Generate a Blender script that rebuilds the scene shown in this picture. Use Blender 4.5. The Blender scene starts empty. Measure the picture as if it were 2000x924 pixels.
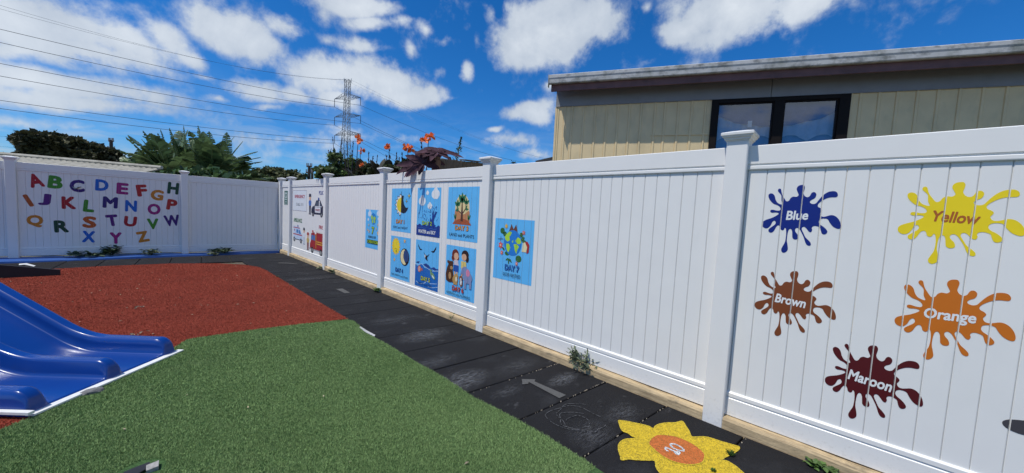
import bpy, bmesh, math, random
import numpy as np
from mathutils import Vector, Matrix
from mathutils.geometry import tessellate_polygon
random.seed(7); rng = np.random.default_rng(7)
S = bpy.context.scene; C = S.collection
R = math.radians

# ------------------------------------------------------------------ camera
CX, CY, CZ = -2.8057, 0.0, 1.3966
F, YAW, PIT, ROL = 694.66, 0.8211, 0.0672, 0.0511
fw = Vector((math.sin(YAW)*math.cos(PIT), math.cos(YAW)*math.cos(PIT), -math.sin(PIT)))
r0 = Vector((math.cos(YAW), -math.sin(YAW), 0)); u0 = r0.cross(fw)
rt = r0*math.cos(ROL) + u0*math.sin(ROL); up = -r0*math.sin(ROL) + u0*math.cos(ROL)
cam = bpy.data.objects.new('camera', bpy.data.cameras.new('camera')); C.objects.link(cam)
m = Matrix((rt, up, -fw)).transposed().to_4x4(); m.translation = Vector((CX, CY, CZ)); cam.matrix_world = m
cam.data.sensor_width = 36; cam.data.lens = F/2000*36; cam.data.clip_start = .05; cam.data.clip_end = 3000
S.camera = cam
EYE = Vector((CX, CY, CZ))
def ray(px, py): return (fw + rt*((px-1000)/F) - up*((py-462)/F))
def on_plane(px, py, P, N):
    v = ray(px, py); return EYE + v*((Vector(P)-EYE).dot(N)/v.dot(N))
def ground(px, py, z=0.): return on_plane(px, py, (0, 0, z), Vector((0, 0, 1)))
def at(px, py, d):                       # the point of the world at horizontal distance d in that direction
    v = ray(px, py); return EYE + v*(d/math.hypot(v.x, v.y))

# ------------------------------------------------------------------ light
SUN = Vector((-1.0, .32, 2.15)).normalized()
sl = bpy.data.lights.new('sun', 'SUN'); sl.energy = 3.6; sl.angle = R(.53); sl.color = (1, .955, .875)
so = bpy.data.objects.new('sun', sl); C.objects.link(so); so.location = (0, 0, 30)
so.rotation_euler = SUN.to_track_quat('Z', 'Y').to_euler()
S.view_settings.view_transform = 'Standard'; S.view_settings.look = 'None'; S.view_settings.exposure = 0.12
S.view_settings.gamma = 1

# ------------------------------------------------------------------ world: sky and clouds
W = bpy.data.worlds.new('World'); S.world = W; W.use_nodes = True
nt = W.node_tree; nt.nodes.clear()
def N(t, **k):
    n = nt.nodes.new(t)
    for a, b in k.items(): setattr(n, a, b)
    return n
def L(a, b): nt.links.new(a, b)
def mathn(op, a, b=None, c=None, clamp=False):
    n = N('ShaderNodeMath', operation=op); n.use_clamp = clamp
    for i, x in enumerate((a, b, c)):
        if x is None: continue
        if isinstance(x, (int, float)): n.inputs[i].default_value = x
        else: L(x, n.inputs[i])
    return n.outputs[0]
def sky_world():
    out = N('ShaderNodeOutputWorld'); bg = N('ShaderNodeBackground'); bg.inputs[1].default_value = 1
    sk = N('ShaderNodeTexSky', sky_type='NISHITA'); sk.sun_disc = False
    sk.sun_elevation = math.asin(SUN.z); sk.sun_rotation = math.atan2(SUN.x, SUN.y)
    sk.air_density = 1.0; sk.dust_density = .3; sk.ozone_density = 2.2
    sc = N('ShaderNodeVectorMath', operation='SCALE'); sc.inputs['Scale'].default_value = SKY_K; L(sk.outputs[0], sc.inputs[0])
    hsv = N('ShaderNodeHueSaturation'); hsv.inputs['Saturation'].default_value = SKY_SAT; tint = N('ShaderNodeMixRGB', blend_type='MULTIPLY'); tint.inputs[0].default_value = 1; tint.inputs[2].default_value = SKY_TINT; L(sc.outputs[0], tint.inputs[1]); L(tint.outputs[0], hsv.inputs['Color'])
    tc = N('ShaderNodeTexCoord'); D = tc.outputs['Generated']
    # warp so that the cloud outlines billow
    def noise(scale, detail, rough, dist=0., vec=D):
        n = N('ShaderNodeTexNoise'); n.inputs['Scale'].default_value = scale; n.inputs['Detail'].default_value = detail
        n.inputs['Roughness'].default_value = rough; n.inputs['Distortion'].default_value = dist; L(vec, n.inputs['Vector']); return n
    wn = noise(5, 3, .5); sub = N('ShaderNodeVectorMath', operation='SUBTRACT'); sub.inputs[1].default_value = (.5, .5, .5); L(wn.outputs['Color'], sub.inputs[0])
    s2 = N('ShaderNodeVectorMath', operation='SCALE'); s2.inputs['Scale'].default_value = .05; L(sub.outputs[0], s2.inputs[0])
    ad = N('ShaderNodeVectorMath', operation='ADD'); L(D, ad.inputs[0]); L(s2.outputs[0], ad.inputs[1]); DW = ad.outputs[0]
    acc = None
    for (px, py, rx, ry, ang, st) in CLOUDS:
        if st < .85: st *= .82; rx *= 1.0; ry *= 1.05
        elif px < 700: st *= .85; rx *= .88; ry *= .88
        c = ray(px, py).normalized()
        h = Vector((0, 0, 1)); a = (rt*math.cos(R(ang)) - up*math.sin(R(ang))); a = (a - c*a.dot(c)).normalized(); b = c.cross(a)
        k = 1/math.sqrt(F*F + (px-1000)**2 + (py-462)**2)
        mp = N('ShaderNodeMapping', vector_type='TEXTURE')
        mp.inputs['Location'].default_value = c
        mp.inputs['Rotation'].default_value = Matrix((a, b, c)).transposed().to_euler()
        mp.inputs['Scale'].default_value = (rx*k*1.2, ry*k*1.25, .5); L(DW, mp.inputs['Vector'])
        g = N('ShaderNodeTexGradient', gradient_type='SPHERICAL'); L(mp.outputs[0], g.inputs[0])
        v = mathn('MULTIPLY', g.outputs['Fac'], st)
        if acc is None: acc = v
        else: acc = mathn('SMOOTH_MAX', acc, v, .12)
    # elsewhere in the sky: clouds go on out of view, thickened to whiten the fill light
    sep = N('ShaderNodeSeparateXYZ'); L(D, sep.inputs[0])
    zz = mathn('MAXIMUM', sep.outputs['Z'], .03); inv = mathn('DIVIDE', 1, mathn('ADD', zz, .12))
    pl = N('ShaderNodeVectorMath', operation='SCALE'); L(D, pl.inputs[0]); L(inv, pl.inputs['Scale'])
    gn = noise(.9, 5, .55, .3, pl.outputs[0]); gen = mathn('MULTIPLY', mathn('SUBTRACT', gn.outputs['Fac'], .43), 3.2)
    dot = N('ShaderNodeVectorMath', operation='DOT_PRODUCT'); L(D, dot.inputs[0]); dot.inputs[1].default_value = ray(1000, 200).normalized()
    outm = N('ShaderNodeMapRange', interpolation_type='SMOOTHSTEP'); L(dot.outputs['Value'], outm.inputs[0])
    outm.inputs[1].default_value = .60; outm.inputs[2].default_value = .45; outm.inputs[3].default_value = 0; outm.inputs[4].default_value = 1
    acc = mathn('MAXIMUM', acc, mathn('MULTIPLY', gen, outm.outputs[0]))
    f1 = noise(9, 9, .60, .15); f2 = noise(30, 6, .62)
    det = mathn('ADD', mathn('MULTIPLY', mathn('SUBTRACT', f1.outputs['Fac'], .5), 2.2), mathn('MULTIPLY', mathn('SUBTRACT', f2.outputs['Fac'], .5), .8))
    den = mathn('ADD', acc, mathn('MULTIPLY', det, mathn('ADD', mathn('MULTIPLY', acc, .5), .42)))
    mr = N('ShaderNodeMapRange', interpolation_type='SMOOTHSTEP'); L(den, mr.inputs[0])
    mr.inputs[1].default_value = .12; mr.inputs[2].default_value = .58
    fac = mathn('MULTIPLY', mr.outputs[0], .93)
    # thin high veil near the horizon
    vn = noise(2.2, 6, .6, .5, pl.outputs[0])
    vm = N('ShaderNodeMapRange', interpolation_type='SMOOTHSTEP'); L(sep.outputs['Z'], vm.inputs[0])
    vm.inputs[1].default_value = .30; vm.inputs[2].default_value = .02; vm.inputs[3].default_value = 0; vm.inputs[4].default_value = 1
    vs = N('ShaderNodeMapRange', interpolation_type='SMOOTHSTEP'); L(vn.outputs['Fac'], vs.inputs[0]); vs.inputs[1].default_value = .40; vs.inputs[2].default_value = .75
    veil = mathn('MULTIPLY', mathn('MULTIPLY', vm.outputs[0], vs.outputs[0]), .6)
    fac = mathn('MAXIMUM', fac, veil)
    # cloud tone: whiter on thick sunlit tops, greyer in folds
    cn = noise(4, 6, .6, .4)
    tone = N('ShaderNodeMapRange'); L(mathn('ADD', mathn('MULTIPLY', cn.outputs['Fac'], 1.0), mathn('MULTIPLY', den, .25)), tone.inputs[0])
    tone.inputs[1].default_value = .42; tone.inputs[2].default_value = .95
    mix = N('ShaderNodeMixRGB'); L(tone.outputs[0], mix.inputs[0]); mix.inputs[1].default_value = (.40, .47, .57, 1); mix.inputs[2].default_value = (.74, .79, .84, 1)
    fin = N('ShaderNodeMixRGB'); L(fac, fin.inputs[0]); L(hsv.outputs[0], fin.inputs[1]); L(mix.outputs[0], fin.inputs[2])
    L(fin.outputs[0], bg.inputs[0]); L(bg.outputs[0], out.inputs[0])
SKY_K, SKY_SAT, SKY_TINT = .088, 1.12, (.52, .86, 1.30, 1)
# where the clouds of the photograph stand: centre, half sizes and tilt as seen, strength
CLOUDS = [
 (90,45,190,70,8,1.0),(230,75,130,50,20,.95),(150,95,190,45,14,1.0),(260,110,90,30,22,.8),(60,15,160,45,0,.9),
 (30,95,60,25,0,.6),(120,165,210,32,8,.8),(250,180,100,30,12,.8),(60,190,150,30,4,.8),(200,205,120,22,8,.8),(40,150,120,25,0,.7),
 (320,70,60,40,40,.75),(370,110,45,22,35,.8),(30,240,160,22,3,.55),(160,245,110,14,4,.4),
 (460,62,110,58,28,1.1),(400,30,50,25,20,.7),(500,92,75,48,20,1.0),(560,62,50,28,10,.75),(470,30,60,20,15,.6),
 (500,180,85,26,14,1.0),(560,192,50,18,12,.7),(520,210,40,10,5,.6),(400,150,26,10,15,.5),(430,192,26,10,10,.5),
 (640,150,105,52,4,1.1),(740,160,110,40,8,1.05),(810,182,85,28,4,.9),(880,188,40,10,0,.5),(670,200,70,30,8,.85),(720,130,90,30,10,.8),
 (700,92,60,20,0,.8),(640,85,40,16,0,.5),(700,12,110,22,4,.85),(630,20,30,38,20,.5),(720,45,65,16,0,.7),(790,45,40,16,0,.5),
 (830,60,28,16,30,.7),(865,80,45,16,6,.6),(800,98,14,18,0,.5),(914,138,20,24,0,.85),(860,135,26,14,0,.35),(962,32,24,24,0,.6),(930,78,12,22,0,.4),
 (1085,58,128,70,-6,1.25),(1030,88,80,50,-10,1.1),(1140,40,95,50,15,1.1),(1180,50,50,35,20,.8),(1010,20,35,30,0,.7),
 (1440,20,150,62,-4,1.2),(1340,55,70,35,-8,1.0),(1540,20,100,42,-10,1.05),(1610,18,40,24,0,.7),(1400,70,90,28,-5,.85),
 (1265,12,14,14,0,.5),(1040,222,62,22,-3,.9),(1070,208,30,16,0,.6),(972,256,22,8,0,.8),(1010,280,85,20,2,.7),(1050,300,60,20,0,.75),(960,275,40,12,0,.4),
 (700,262,75,22,2,.7),(780,270,70,16,0,.45),(560,272,130,22,2,.55),(580,300,140,22,3,.45),(640,285,90,16,0,.4),(660,250,30,12,0,.5),
 (1075,172,20,12,0,.5),(830,140,30,12,10,.3)]
sky_world()

# ------------------------------------------------------------------ materials
def principled(name):
    mt = bpy.data.materials.new(name); mt.use_nodes = True
    return mt, mt.node_tree, mt.node_tree.nodes['Principled BSDF']
def mat(name, col, rough=.6, var=.12, scale=30, bump=0., bscale=None, spec=.5, coat=0., island=0., var2=None, metal=0., trans=0., detail=5):
    mt, t, b = principled(name)
    b.inputs['Roughness'].default_value = rough; b.inputs['Metallic'].default_value = metal
    b.inputs['Specular IOR Level'].default_value = spec; b.inputs['Coat Weight'].default_value = coat; b.inputs['Coat Roughness'].default_value = .08
    tc = t.nodes.new('ShaderNodeTexCoord'); n = t.nodes.new('ShaderNodeTexNoise'); n.inputs['Scale'].default_value = scale; n.inputs['Detail'].default_value = detail
    t.links.new(tc.outputs['Object'], n.inputs['Vector'])
    mx = t.nodes.new('ShaderNodeMixRGB'); cr = t.nodes.new('ShaderNodeMapRange'); cr.inputs[1].default_value = .3; cr.inputs[2].default_value = .7
    t.links.new(n.outputs['Fac'], cr.inputs[0]); t.links.new(cr.outputs[0], mx.inputs[0])
    c2 = var2 if var2 else tuple(c*(1-var) for c in col); c1 = col if var2 else tuple(min(1, c*(1+var)) for c in col)
    mx.inputs[1].default_value = (*c1, 1); mx.inputs[2].default_value = (*c2, 1); colout = mx.outputs[0]
    if island:
        g = t.nodes.new('ShaderNodeNewGeometry'); r = t.nodes.new('ShaderNodeMapRange'); r.inputs[3].default_value = 1-island; r.inputs[4].default_value = 1+island
        t.links.new(g.outputs['Random Per Island'], r.inputs[0]); sc = t.nodes.new('ShaderNodeVectorMath'); sc.operation = 'SCALE'
        t.links.new(colout, sc.inputs[0]); t.links.new(r.outputs[0], sc.inputs['Scale']); colout = sc.outputs[0]
    t.links.new(colout, b.inputs['Base Color'])
    if bump:
        n2 = t.nodes.new('ShaderNodeTexNoise'); n2.inputs['Scale'].default_value = bscale or scale*3; n2.inputs['Detail'].default_value = 4
        t.links.new(tc.outputs['Object'], n2.inputs['Vector']); bp = t.nodes.new('ShaderNodeBump'); bp.inputs['Strength'].default_value = bump; bp.inputs['Distance'].default_value = .01
        t.links.new(n2.outputs['Fac'], bp.inputs['Height']); t.links.new(bp.outputs[0], b.inputs['Normal'])
    if trans:
        tr = t.nodes.new('ShaderNodeBsdfTranslucent'); t.links.new(colout, tr.inputs[0]); ms = t.nodes.new('ShaderNodeMixShader'); ms.inputs[0].default_value = trans
        t.links.new(b.outputs[0], ms.inputs[1]); t.links.new(tr.outputs[0], ms.inputs[2]); t.links.new(ms.outputs[0], t.nodes['Material Output'].inputs[0])
    return mt
def streaks(mt, col, lo=.55, hi=.75, scale=(2, 2, 2), nscale=3., amount=.6, detail=6):
    """stains with a shape of their own laid over a material's colour"""
    t = mt.node_tree; b = t.nodes['Principled BSDF']; src = b.inputs['Base Color'].links[0].from_socket
    tc = t.nodes.new('ShaderNodeTexCoord'); mp = t.nodes.new('ShaderNodeMapping'); mp.inputs['Scale'].default_value = scale; t.links.new(tc.outputs['Object'], mp.inputs[0])
    n = t.nodes.new('ShaderNodeTexNoise'); n.inputs['Scale'].default_value = nscale; n.inputs['Detail'].default_value = detail; n.inputs['Roughness'].default_value = .65; t.links.new(mp.outputs[0], n.inputs[0])
    r = t.nodes.new('ShaderNodeMapRange'); r.inputs[1].default_value = lo; r.inputs[2].default_value = hi; r.inputs[4].default_value = amount; t.links.new(n.outputs['Fac'], r.inputs[0])
    m_ = t.nodes.new('ShaderNodeMixRGB'); t.links.new(r.outputs[0], m_.inputs[0]); t.links.new(src, m_.inputs[1]); m_.inputs[2].default_value = (*col, 1)
    t.links.new(m_.outputs[0], b.inputs['Base Color']); return mt
M = {}
M['vinyl'] = streaks(mat('white_vinyl', (.79, .785, .76), .38, .015, 6, spec=.4), (.55, .57, .55), .60, .80, (1, 1, .35), 5, .16)
def splash(mt):
    t = mt.node_tree; b = t.nodes['Principled BSDF']; src = b.inputs['Base Color'].links[0].from_socket; nn = lambda k: t.nodes.new('ShaderNode'+k)
    tc = nn('TexCoord'); sp = nn('SeparateXYZ'); t.links.new(tc.outputs['Object'], sp.inputs[0]); z = nn('MapRange'); z.inputs[1].default_value = .32; z.inputs[2].default_value = .06; z.inputs[3].default_value = 0; z.inputs[4].default_value = .16; t.links.new(sp.outputs['Z'], z.inputs[0])
    n = nn('TexNoise'); n.inputs['Scale'].default_value = 38; n.inputs['Detail'].default_value = 7; n.inputs['Roughness'].default_value = .7; t.links.new(tc.outputs['Object'], n.inputs[0])
    ad = nn('Math'); ad.operation = 'ADD'; t.links.new(n.outputs[0], ad.inputs[0]); t.links.new(z.outputs[0], ad.inputs[1]); r_ = nn('MapRange'); r_.inputs[1].default_value = .66; r_.inputs[2].default_value = .80; r_.inputs[4].default_value = .24; t.links.new(ad.outputs[0], r_.inputs[0])
    m_ = nn('MixRGB'); t.links.new(r_.outputs[0], m_.inputs[0]); t.links.new(src, m_.inputs[1]); m_.inputs[2].default_value = (.40, .38, .33, 1); t.links.new(m_.outputs[0], b.inputs['Base Color'])
splash(M['vinyl'])
M['cap'] = mat('white_cap_plastic', (.79, .785, .76), .35, .02, 20)
M['timber'] = streaks(streaks(mat('treated_pine', (.50, .38, .22), .8, .2, 12, .3, 60), (.22, .15, .085), .50, .66, (14, .9, 22), 5, .75), (.11, .10, .075), .60, .72, (1, 1, 2), 4, .7)
M['rubber'] = streaks(streaks(mat('black_rubber', (.0125, .0125, .0145), .85, .35, 160, .9, 260, spec=.25), (.07, .074, .082), .55, .90, (1, 1, 1), 2.4, .6, 9), (.22, .22, .23), .62, .82, (1.3, 2.6, 1), 3.1, .55, 12)
M['redturf'] = streaks(mat('red_turf_backing', (.22, .040, .024), .95, .35, 90, .8, 200, spec=.1), (.09, .018, .012), .45, .8, (1, 1, 1), 1.1, .6)
M['greenturf'] = streaks(mat('green_turf_backing', (.06, .12, .042), .95, .35, 90, .8, 200, spec=.1), (.02, .05, .016), .45, .8, (1, 1, 1), 1.2, .6)
def blade_mat(name, col, dark, isl):
    m_ = mat(name, col, .75, 0, 1.3, island=isl, var2=dark, spec=.12); return m_
M['redblade'] = streaks(blade_mat('red_turf_fibre', (.36, .088, .052), (.28, .064, .038), .45), (.34, .10, .06), .62, .85, (1, 1, 1), 2.3, .5)
M['greenblade'] = streaks(blade_mat('green_turf_fibre', (.235, .345, .135), (.170, .265, .098), .45), (.30, .36, .18), .55, .85, (1, 1, 1), 1.7, .5)
M['bluekerb'] = streaks(mat('blue_paint', (.012, .075, .30), .55, .15, 12, .2, 40), (.03, .05, .09), .55, .75, (1, 1, 1), 9, .5)
M['slide'] = streaks(mat('blue_slide_plastic', (.003, .042, .24), .27, .05, 4, .05, 5, coat=.12), (.03, .09, .27), .58, .85, (1, 1, 1), 3.5, .22)
M['whiteboard'] = mat('white_board', (.75, .76, .74), .5, .05, 30)
M['concrete'] = mat('grey_concrete', (.42, .42, .42), .9, .25, 25, .5, 80)
M['dirt'] = mat('bare_soil', (.10, .08, .055), .95, .4, 8, .6, 40)
M['blackboard'] = mat('black_sheet', (.012, .012, .014), .6, .2, 12)
M['clad'] = streaks(mat('tan_cladding_paint', (.78, .61, .34), .6, .05, 5, .06, 60), (.34, .31, .20), .52, .8, (1, 1, .5), 4, .4)
M['frieze'] = streaks(mat('grey_frieze_board', (.26, .265, .275), .6, .06, 6, .05, 50), (.17, .17, .16), .6, .8, (1, 1, 1), 5, .5)
M['fascia'] = streaks(mat('weathered_red_fascia', (.17, .085, .08), .7, .15, 8), (.08, .05, .05), .5, .75, (1, 1, 3), 5, .6)
M['gutter'] = streaks(streaks(mat('old_grey_gutter', (.55, .55, .53), .6, .1, 12), (.09, .095, .085), .50, .68, (1, 1, 1.6), 7, .75, 9), (.10, .12, .07), .5, .7, (1, 1, 1), 4, .5)
M['roof'] = streaks(mat('corrugated_roof', (.10, .085, .08), .7, .2, 10), (.2, .2, .18), .55, .7, (1, 1, 1), 10, .6)
M['frame'] = mat('dark_window_frame', (.012, .009, .008), .6, .1, 20, spec=.15)
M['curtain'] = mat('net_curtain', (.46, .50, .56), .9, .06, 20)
M['curtaindark'] = mat('blue_drape', (.035, .075, .22), .9, .15, 12)
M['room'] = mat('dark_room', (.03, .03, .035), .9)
M['trim'] = mat('dark_trim', (.06, .055, .05), .7)
M['steel'] = mat('galvanised_lattice', (.24, .245, .25), .6, .2, 1)
M['wire'] = mat('line_wire', (.045, .05, .06), .6)
M['pole'] = mat('pole_wood', (.05, .042, .038), .9, .2, 5)
M['fibro'] = streaks(mat('corrugated_fibre_cement', (.40, .38, .32), .9, .12, 6), (.20, .19, .15), .5, .75, (1, 1, 1), 3, .6)
M['paling'] = streaks(mat('weathered_paling', (.17, .14, .11), .9, .2, 20), (.045, .05, .03), .45, .65, (3, 3, 1), 6, .8)
M['leafdark'] = mat('dark_foliage', (.030, .048, .018), .7, .35, 1.2, island=.55, trans=.15)
M['leafbrown'] = mat('brown_green_foliage', (.062, .062, .026), .7, .4, .25, island=.55, trans=.15)
M['leafmid'] = mat('mid_foliage', (.055, .085, .025), .7, .35, 3, island=.55, trans=.15)
M['leafolive'] = mat('olive_foliage', (.085, .095, .03), .7, .3, 1, island=.5, trans=.15)
M['leafweed'] = mat('weed_leaf', (.085, .16, .035), .6, .3, 20, island=.45, trans=.2)
M['banana'] = mat('banana_leaf', (.100, .155, .060), .45, .3, 3, island=.45, trans=.25)
M['bananarib'] = mat('banana_midrib', (.26, .30, .13), .5, .2, 3)
M['bark'] = mat('bark', (.10, .08, .06), .9, .3, 8, .5)
M['stemdark'] = mat('dark_flower_stem', (.035, .022, .035), .7, .3, 20)
M['purple'] = mat('purple_leaf', (.072, .036, .048), .75, .45, 14, island=.45, trans=.12, spec=.15)
M['bronze'] = mat('bronze_leaf', (.045, .040, .022), .5, .4, 12, island=.3, trans=.1)
M['petal'] = mat('orange_petal', (.85, .24, .07), .6, .25, 25, island=.35, trans=.25)
M['housewall'] = mat('far_wall', (.3, .3, .29), .8)
def glass_mat():
    mt, t, b = principled('window_glass'); o = t.nodes['Material Output']; t.nodes.remove(b)
    g = t.nodes.new('ShaderNodeBsdfGlossy'); g.inputs['Roughness'].default_value = .015; g.inputs[0].default_value = (.9, .95, 1, 1)
    tr = t.nodes.new('ShaderNodeBsdfTransparent'); tr.inputs[0].default_value = (.72, .78, .85, 1)
    fr = t.nodes.new('ShaderNodeFresnel'); fr.inputs[0].default_value = 1.5
    ad = t.nodes.new('ShaderNodeMath'); ad.operation = 'ADD'; ad.inputs[1].default_value = .10; t.links.new(fr.outputs[0], ad.inputs[0])
    ms = t.nodes.new('ShaderNodeMixShader'); t.links.new(ad.outputs[0], ms.inputs[0]); t.links.new(tr.outputs[0], ms.inputs[1]); t.links.new(g.outputs[0], ms.inputs[2]); t.links.new(ms.outputs[0], o.inputs[0])
    return mt
M['glass'] = glass_mat()
_pm = {}
def pmat(c, chalk=False):
    """printed vinyl / chalk of a plain colour"""
    k = (c, chalk)
    if k not in _pm:
        if not chalk: _pm[k] = mat('print_%d' % len(_pm), c, .42, .03, 9, spec=.4)
        else:
            mt = mat('chalk_%d' % len(_pm), c, .95, .15, 40, .8, 200, spec=.1)
            _pm[k] = streaks(mt, (.10, .085, .03), .46, .64, (1, 1, 1), 150, .75, 6)
    return _pm[k]

# ------------------------------------------------------------------ object helpers
def wloc(o):
    v = Vector((0, 0, 0))
    while o: v = v + o.location; o = o.parent
    return v
def tag(o, label=None, cat=None, group=None, kind=None):
    if label: o['label'] = label
    if cat: o['category'] = cat
    if group: o['group'] = group
    if kind: o['kind'] = kind
    return o
def empty(name, loc, label, cat, group=None):
    o = bpy.data.objects.new(name, None); C.objects.link(o); o.location = loc; o.empty_display_size = .1
    return tag(o, label, cat, group)
def link(name, me, mt, parent=None, smooth=False):
    if mt and not me.materials: me.materials.append(mt)
    if smooth:
        me.polygons.foreach_set('use_smooth', [True]*len(me.polygons))
    o = bpy.data.objects.new(name, me); C.objects.link(o)
    if parent: o.parent = parent
    return o
class MB:
    def __init__(s): s.v = []; s.f = []
    def add(s, vs, fs):
        b = len(s.v); s.v += [tuple(x) for x in vs]; s.f += [tuple(b+i for i in f) for f in fs]; return s
    def box(s, a, b):
        x0, y0, z0 = a; x1, y1, z1 = b
        return s.add([(x0,y0,z0),(x1,y0,z0),(x1,y1,z0),(x0,y1,z0),(x0,y0,z1),(x1,y0,z1),(x1,y1,z1),(x0,y1,z1)],
                     [(0,3,2,1),(4,5,6,7),(0,1,5,4),(1,2,6,5),(2,3,7,6),(3,0,4,7)])
    def prism(s, pts, a, b, f):
        """close a 2-D outline and sweep it from a to b; f(x, y, t) gives the point"""
        n = len(pts); s.add([f(x, y, a) for x, y in pts] + [f(x, y, b) for x, y in pts],
              [tuple(range(n))[::-1], tuple(range(n, 2*n))] + [(i, (i+1) % n, (i+1) % n+n, i+n) for i in range(n)]); return s
    def tube(s, pts, rad, n=6, cap=True):
        pts = [Vector(p) for p in pts]; rad = rad if isinstance(rad, (list, tuple)) else [rad]*len(pts); vs = []; fs = []
        for i, p in enumerate(pts):
            d = (pts[min(i+1, len(pts)-1)] - pts[max(i-1, 0)]).normalized()
            a = d.orthogonal().normalized() if abs(d.z) > .9 else d.cross(Vector((0, 0, 1))).normalized(); b = d.cross(a)
            for k in range(n):
                t = 2*math.pi*k/n; vs.append(p + (a*math.cos(t) + b*math.sin(t))*rad[i])
        for i in range(len(pts)-1):
            for k in range(n):
                fs.append((i*n+k, i*n+(k+1) % n, (i+1)*n+(k+1) % n, (i+1)*n+k))
        if cap: fs += [tuple(range(n))[::-1], tuple(range((len(pts)-1)*n, len(pts)*n))]
        return s.add(vs, fs)
    def build(s, name, mt, parent=None, smooth=False, origin=None, fix=True):
        o0 = wloc(parent) if parent else (Vector(origin) if origin is not None else Vector((0, 0, 0)))
        me = bpy.data.meshes.new(name)
        me.from_pydata([(x-o0.x, y-o0.y, z-o0.z) for x, y, z in s.v], [], s.f)
        if fix:
            bm = bmesh.new(); bm.from_mesh(me); bmesh.ops.recalc_face_normals(bm, faces=bm.faces); bm.to_mesh(me); bm.free()
        o = link(name, me, mt, parent, smooth)
        if not parent and origin is not None: o.location = origin
        return o

# ------------------------------------------------------------------ ground
def poly_area(name, pts, z, mt, parent=None, kind='structure', sub=0):
    tr = tessellate_polygon([[Vector((x, y, 0)) for x, y in pts]])
    b = MB(); b.add([(x, y, z) for x, y in pts], tr); o = b.build(name, mt, parent)
    for p in o.data.polygons:
        if p.normal.z < 0: p.flip()
    return tag(o, kind=kind) if kind else o
gnd = MB()
gnd.add([(-700, -700, -.035), (700, -700, -.035), (700, 900, -.035), (-700, 900, -.035)], [(0, 1, 2, 3)])
tag(gnd.build('ground', mat('rough_ground', (.09, .085, .05), .95, .35, .8, .4, 20)), kind='structure')
RED = [(-1.02, 4.33), (-1.02, 5.0), (-1.0, 6.9), (-.99, 8.3), (-1.02, 8.8), (-1.2, 9.25), (-1.55, 9.62), (-2.29, 9.98), (-3.19, 10.08), (-3.65, 10.05),
       (-4.4, 10.1), (-9, 10.6), (-9, -4), (-6.5, -4), (-4.8, 2.2), (-3.62, 3.22), (-3.25, 3.50), (-2.85, 3.95), (-2.60, 4.30), (-2.45, 4.57), (-1.91, 4.51), (-1.45, 4.41)]
GREEN = [(-1.09, -4), (-1.09, .5), (-1.06, .9), (-1.045, 1.2), (-1.05, 1.55), (-1.08, 1.9), (-1.06, 2.3), (-1.07, 2.84), (-1.06, 3.24), (-1.075, 3.62), (-1.035, 3.98), (-1.0, 4.19), (-1.06, 4.29),
         (-1.45, 4.41), (-1.91, 4.51), (-2.45, 4.57), (-2.60, 4.30), (-2.85, 3.95), (-3.25, 3.50), (-3.62, 3.22), (-4.8, 2.2), (-6.5, -4)]
poly_area('red_turf', RED, .004, M['redturf']); poly_area('green_turf', GREEN, .007, M['greenturf'])
def inside(px, py, poly):
    r = np.zeros(len(px), bool); n = len(poly)
    for i in range(n):
        x0, y0 = poly[i]; x1, y1 = poly[(i+1) % n]
        if y0 == y1: continue
        c = ((y0 > py) != (y1 > py)) & (px < (x1-x0)*(py-y0)/(y1-y0)+x0); r ^= c
    return r
def blades(name, poly, mt, n, h, w, box, dens, zb, holes=()):
    x = rng.uniform(box[0], box[1], n); y = rng.uniform(box[2], box[3], n)
    d = np.hypot(x-CX, y-CY); keep = inside(x+rng.normal(0, .007, n), y+rng.normal(0, .007, n), poly) & (rng.random(n) < np.minimum(1, (dens/d)**1.3))
    for hx, hy, hr in holes: keep &= np.hypot(x-hx, y-hy) > hr
    x, y, d = x[keep], y[keep], d[keep]; n = len(x)
    k = np.maximum(1, d/dens)
    a = rng.uniform(0, 2*np.pi, n); cl = .6*np.sin(x*37+np.sin(y*29)*2)*np.cos(y*41+np.sin(x*23)*2)
    hh = h*rng.uniform(.55, 1.25, n)*(1+.25*cl); ww = w*rng.uniform(.7, 1.3, n)*k**.8
    la = rng.normal(.6+.6*cl, 1.6, n); le = hh*rng.uniform(.2, 1.1, n)
    v = np.zeros((n, 3, 3)); ca, sa = np.cos(a)*ww/2, np.sin(a)*ww/2
    v[:, 0] = np.stack([x-ca, y-sa, np.full(n, zb)], 1); v[:, 1] = np.stack([x+ca, y+sa, np.full(n, zb)], 1)
    v[:, 2] = np.stack([x+np.cos(la)*le, y+np.sin(la)*le, zb+hh], 1)
    me = bpy.data.meshes.new(name); me.vertices.add(3*n); me.vertices.foreach_set('co', v.ravel()); me.loops.add(3*n)
    me.loops.foreach_set('vertex_index', np.arange(3*n, dtype=np.int32)); me.polygons.add(n); me.polygons.foreach_set('loop_start', np.arange(0, 3*n, 3, dtype=np.int32)); me.update(calc_edges=True)
    o = link(name, me, mt); return tag(o, kind='stuff')
tag(blades('green_turf_pile', GREEN, M['greenblade'], 1700000, .0095, .0036, (-4.6, -1.0, .9, 4.6), 2.4, .006, [(-2.80, 2.47, .10)]), 'short green artificial grass pile', 'artificial grass')
tag(blades('red_turf_pile', RED, M['redblade'], 900000, .008, .0045, (-6.2, -.98, 3.2, 10.3), 3.6, .003), 'short brick red artificial grass pile', 'artificial grass')

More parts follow.
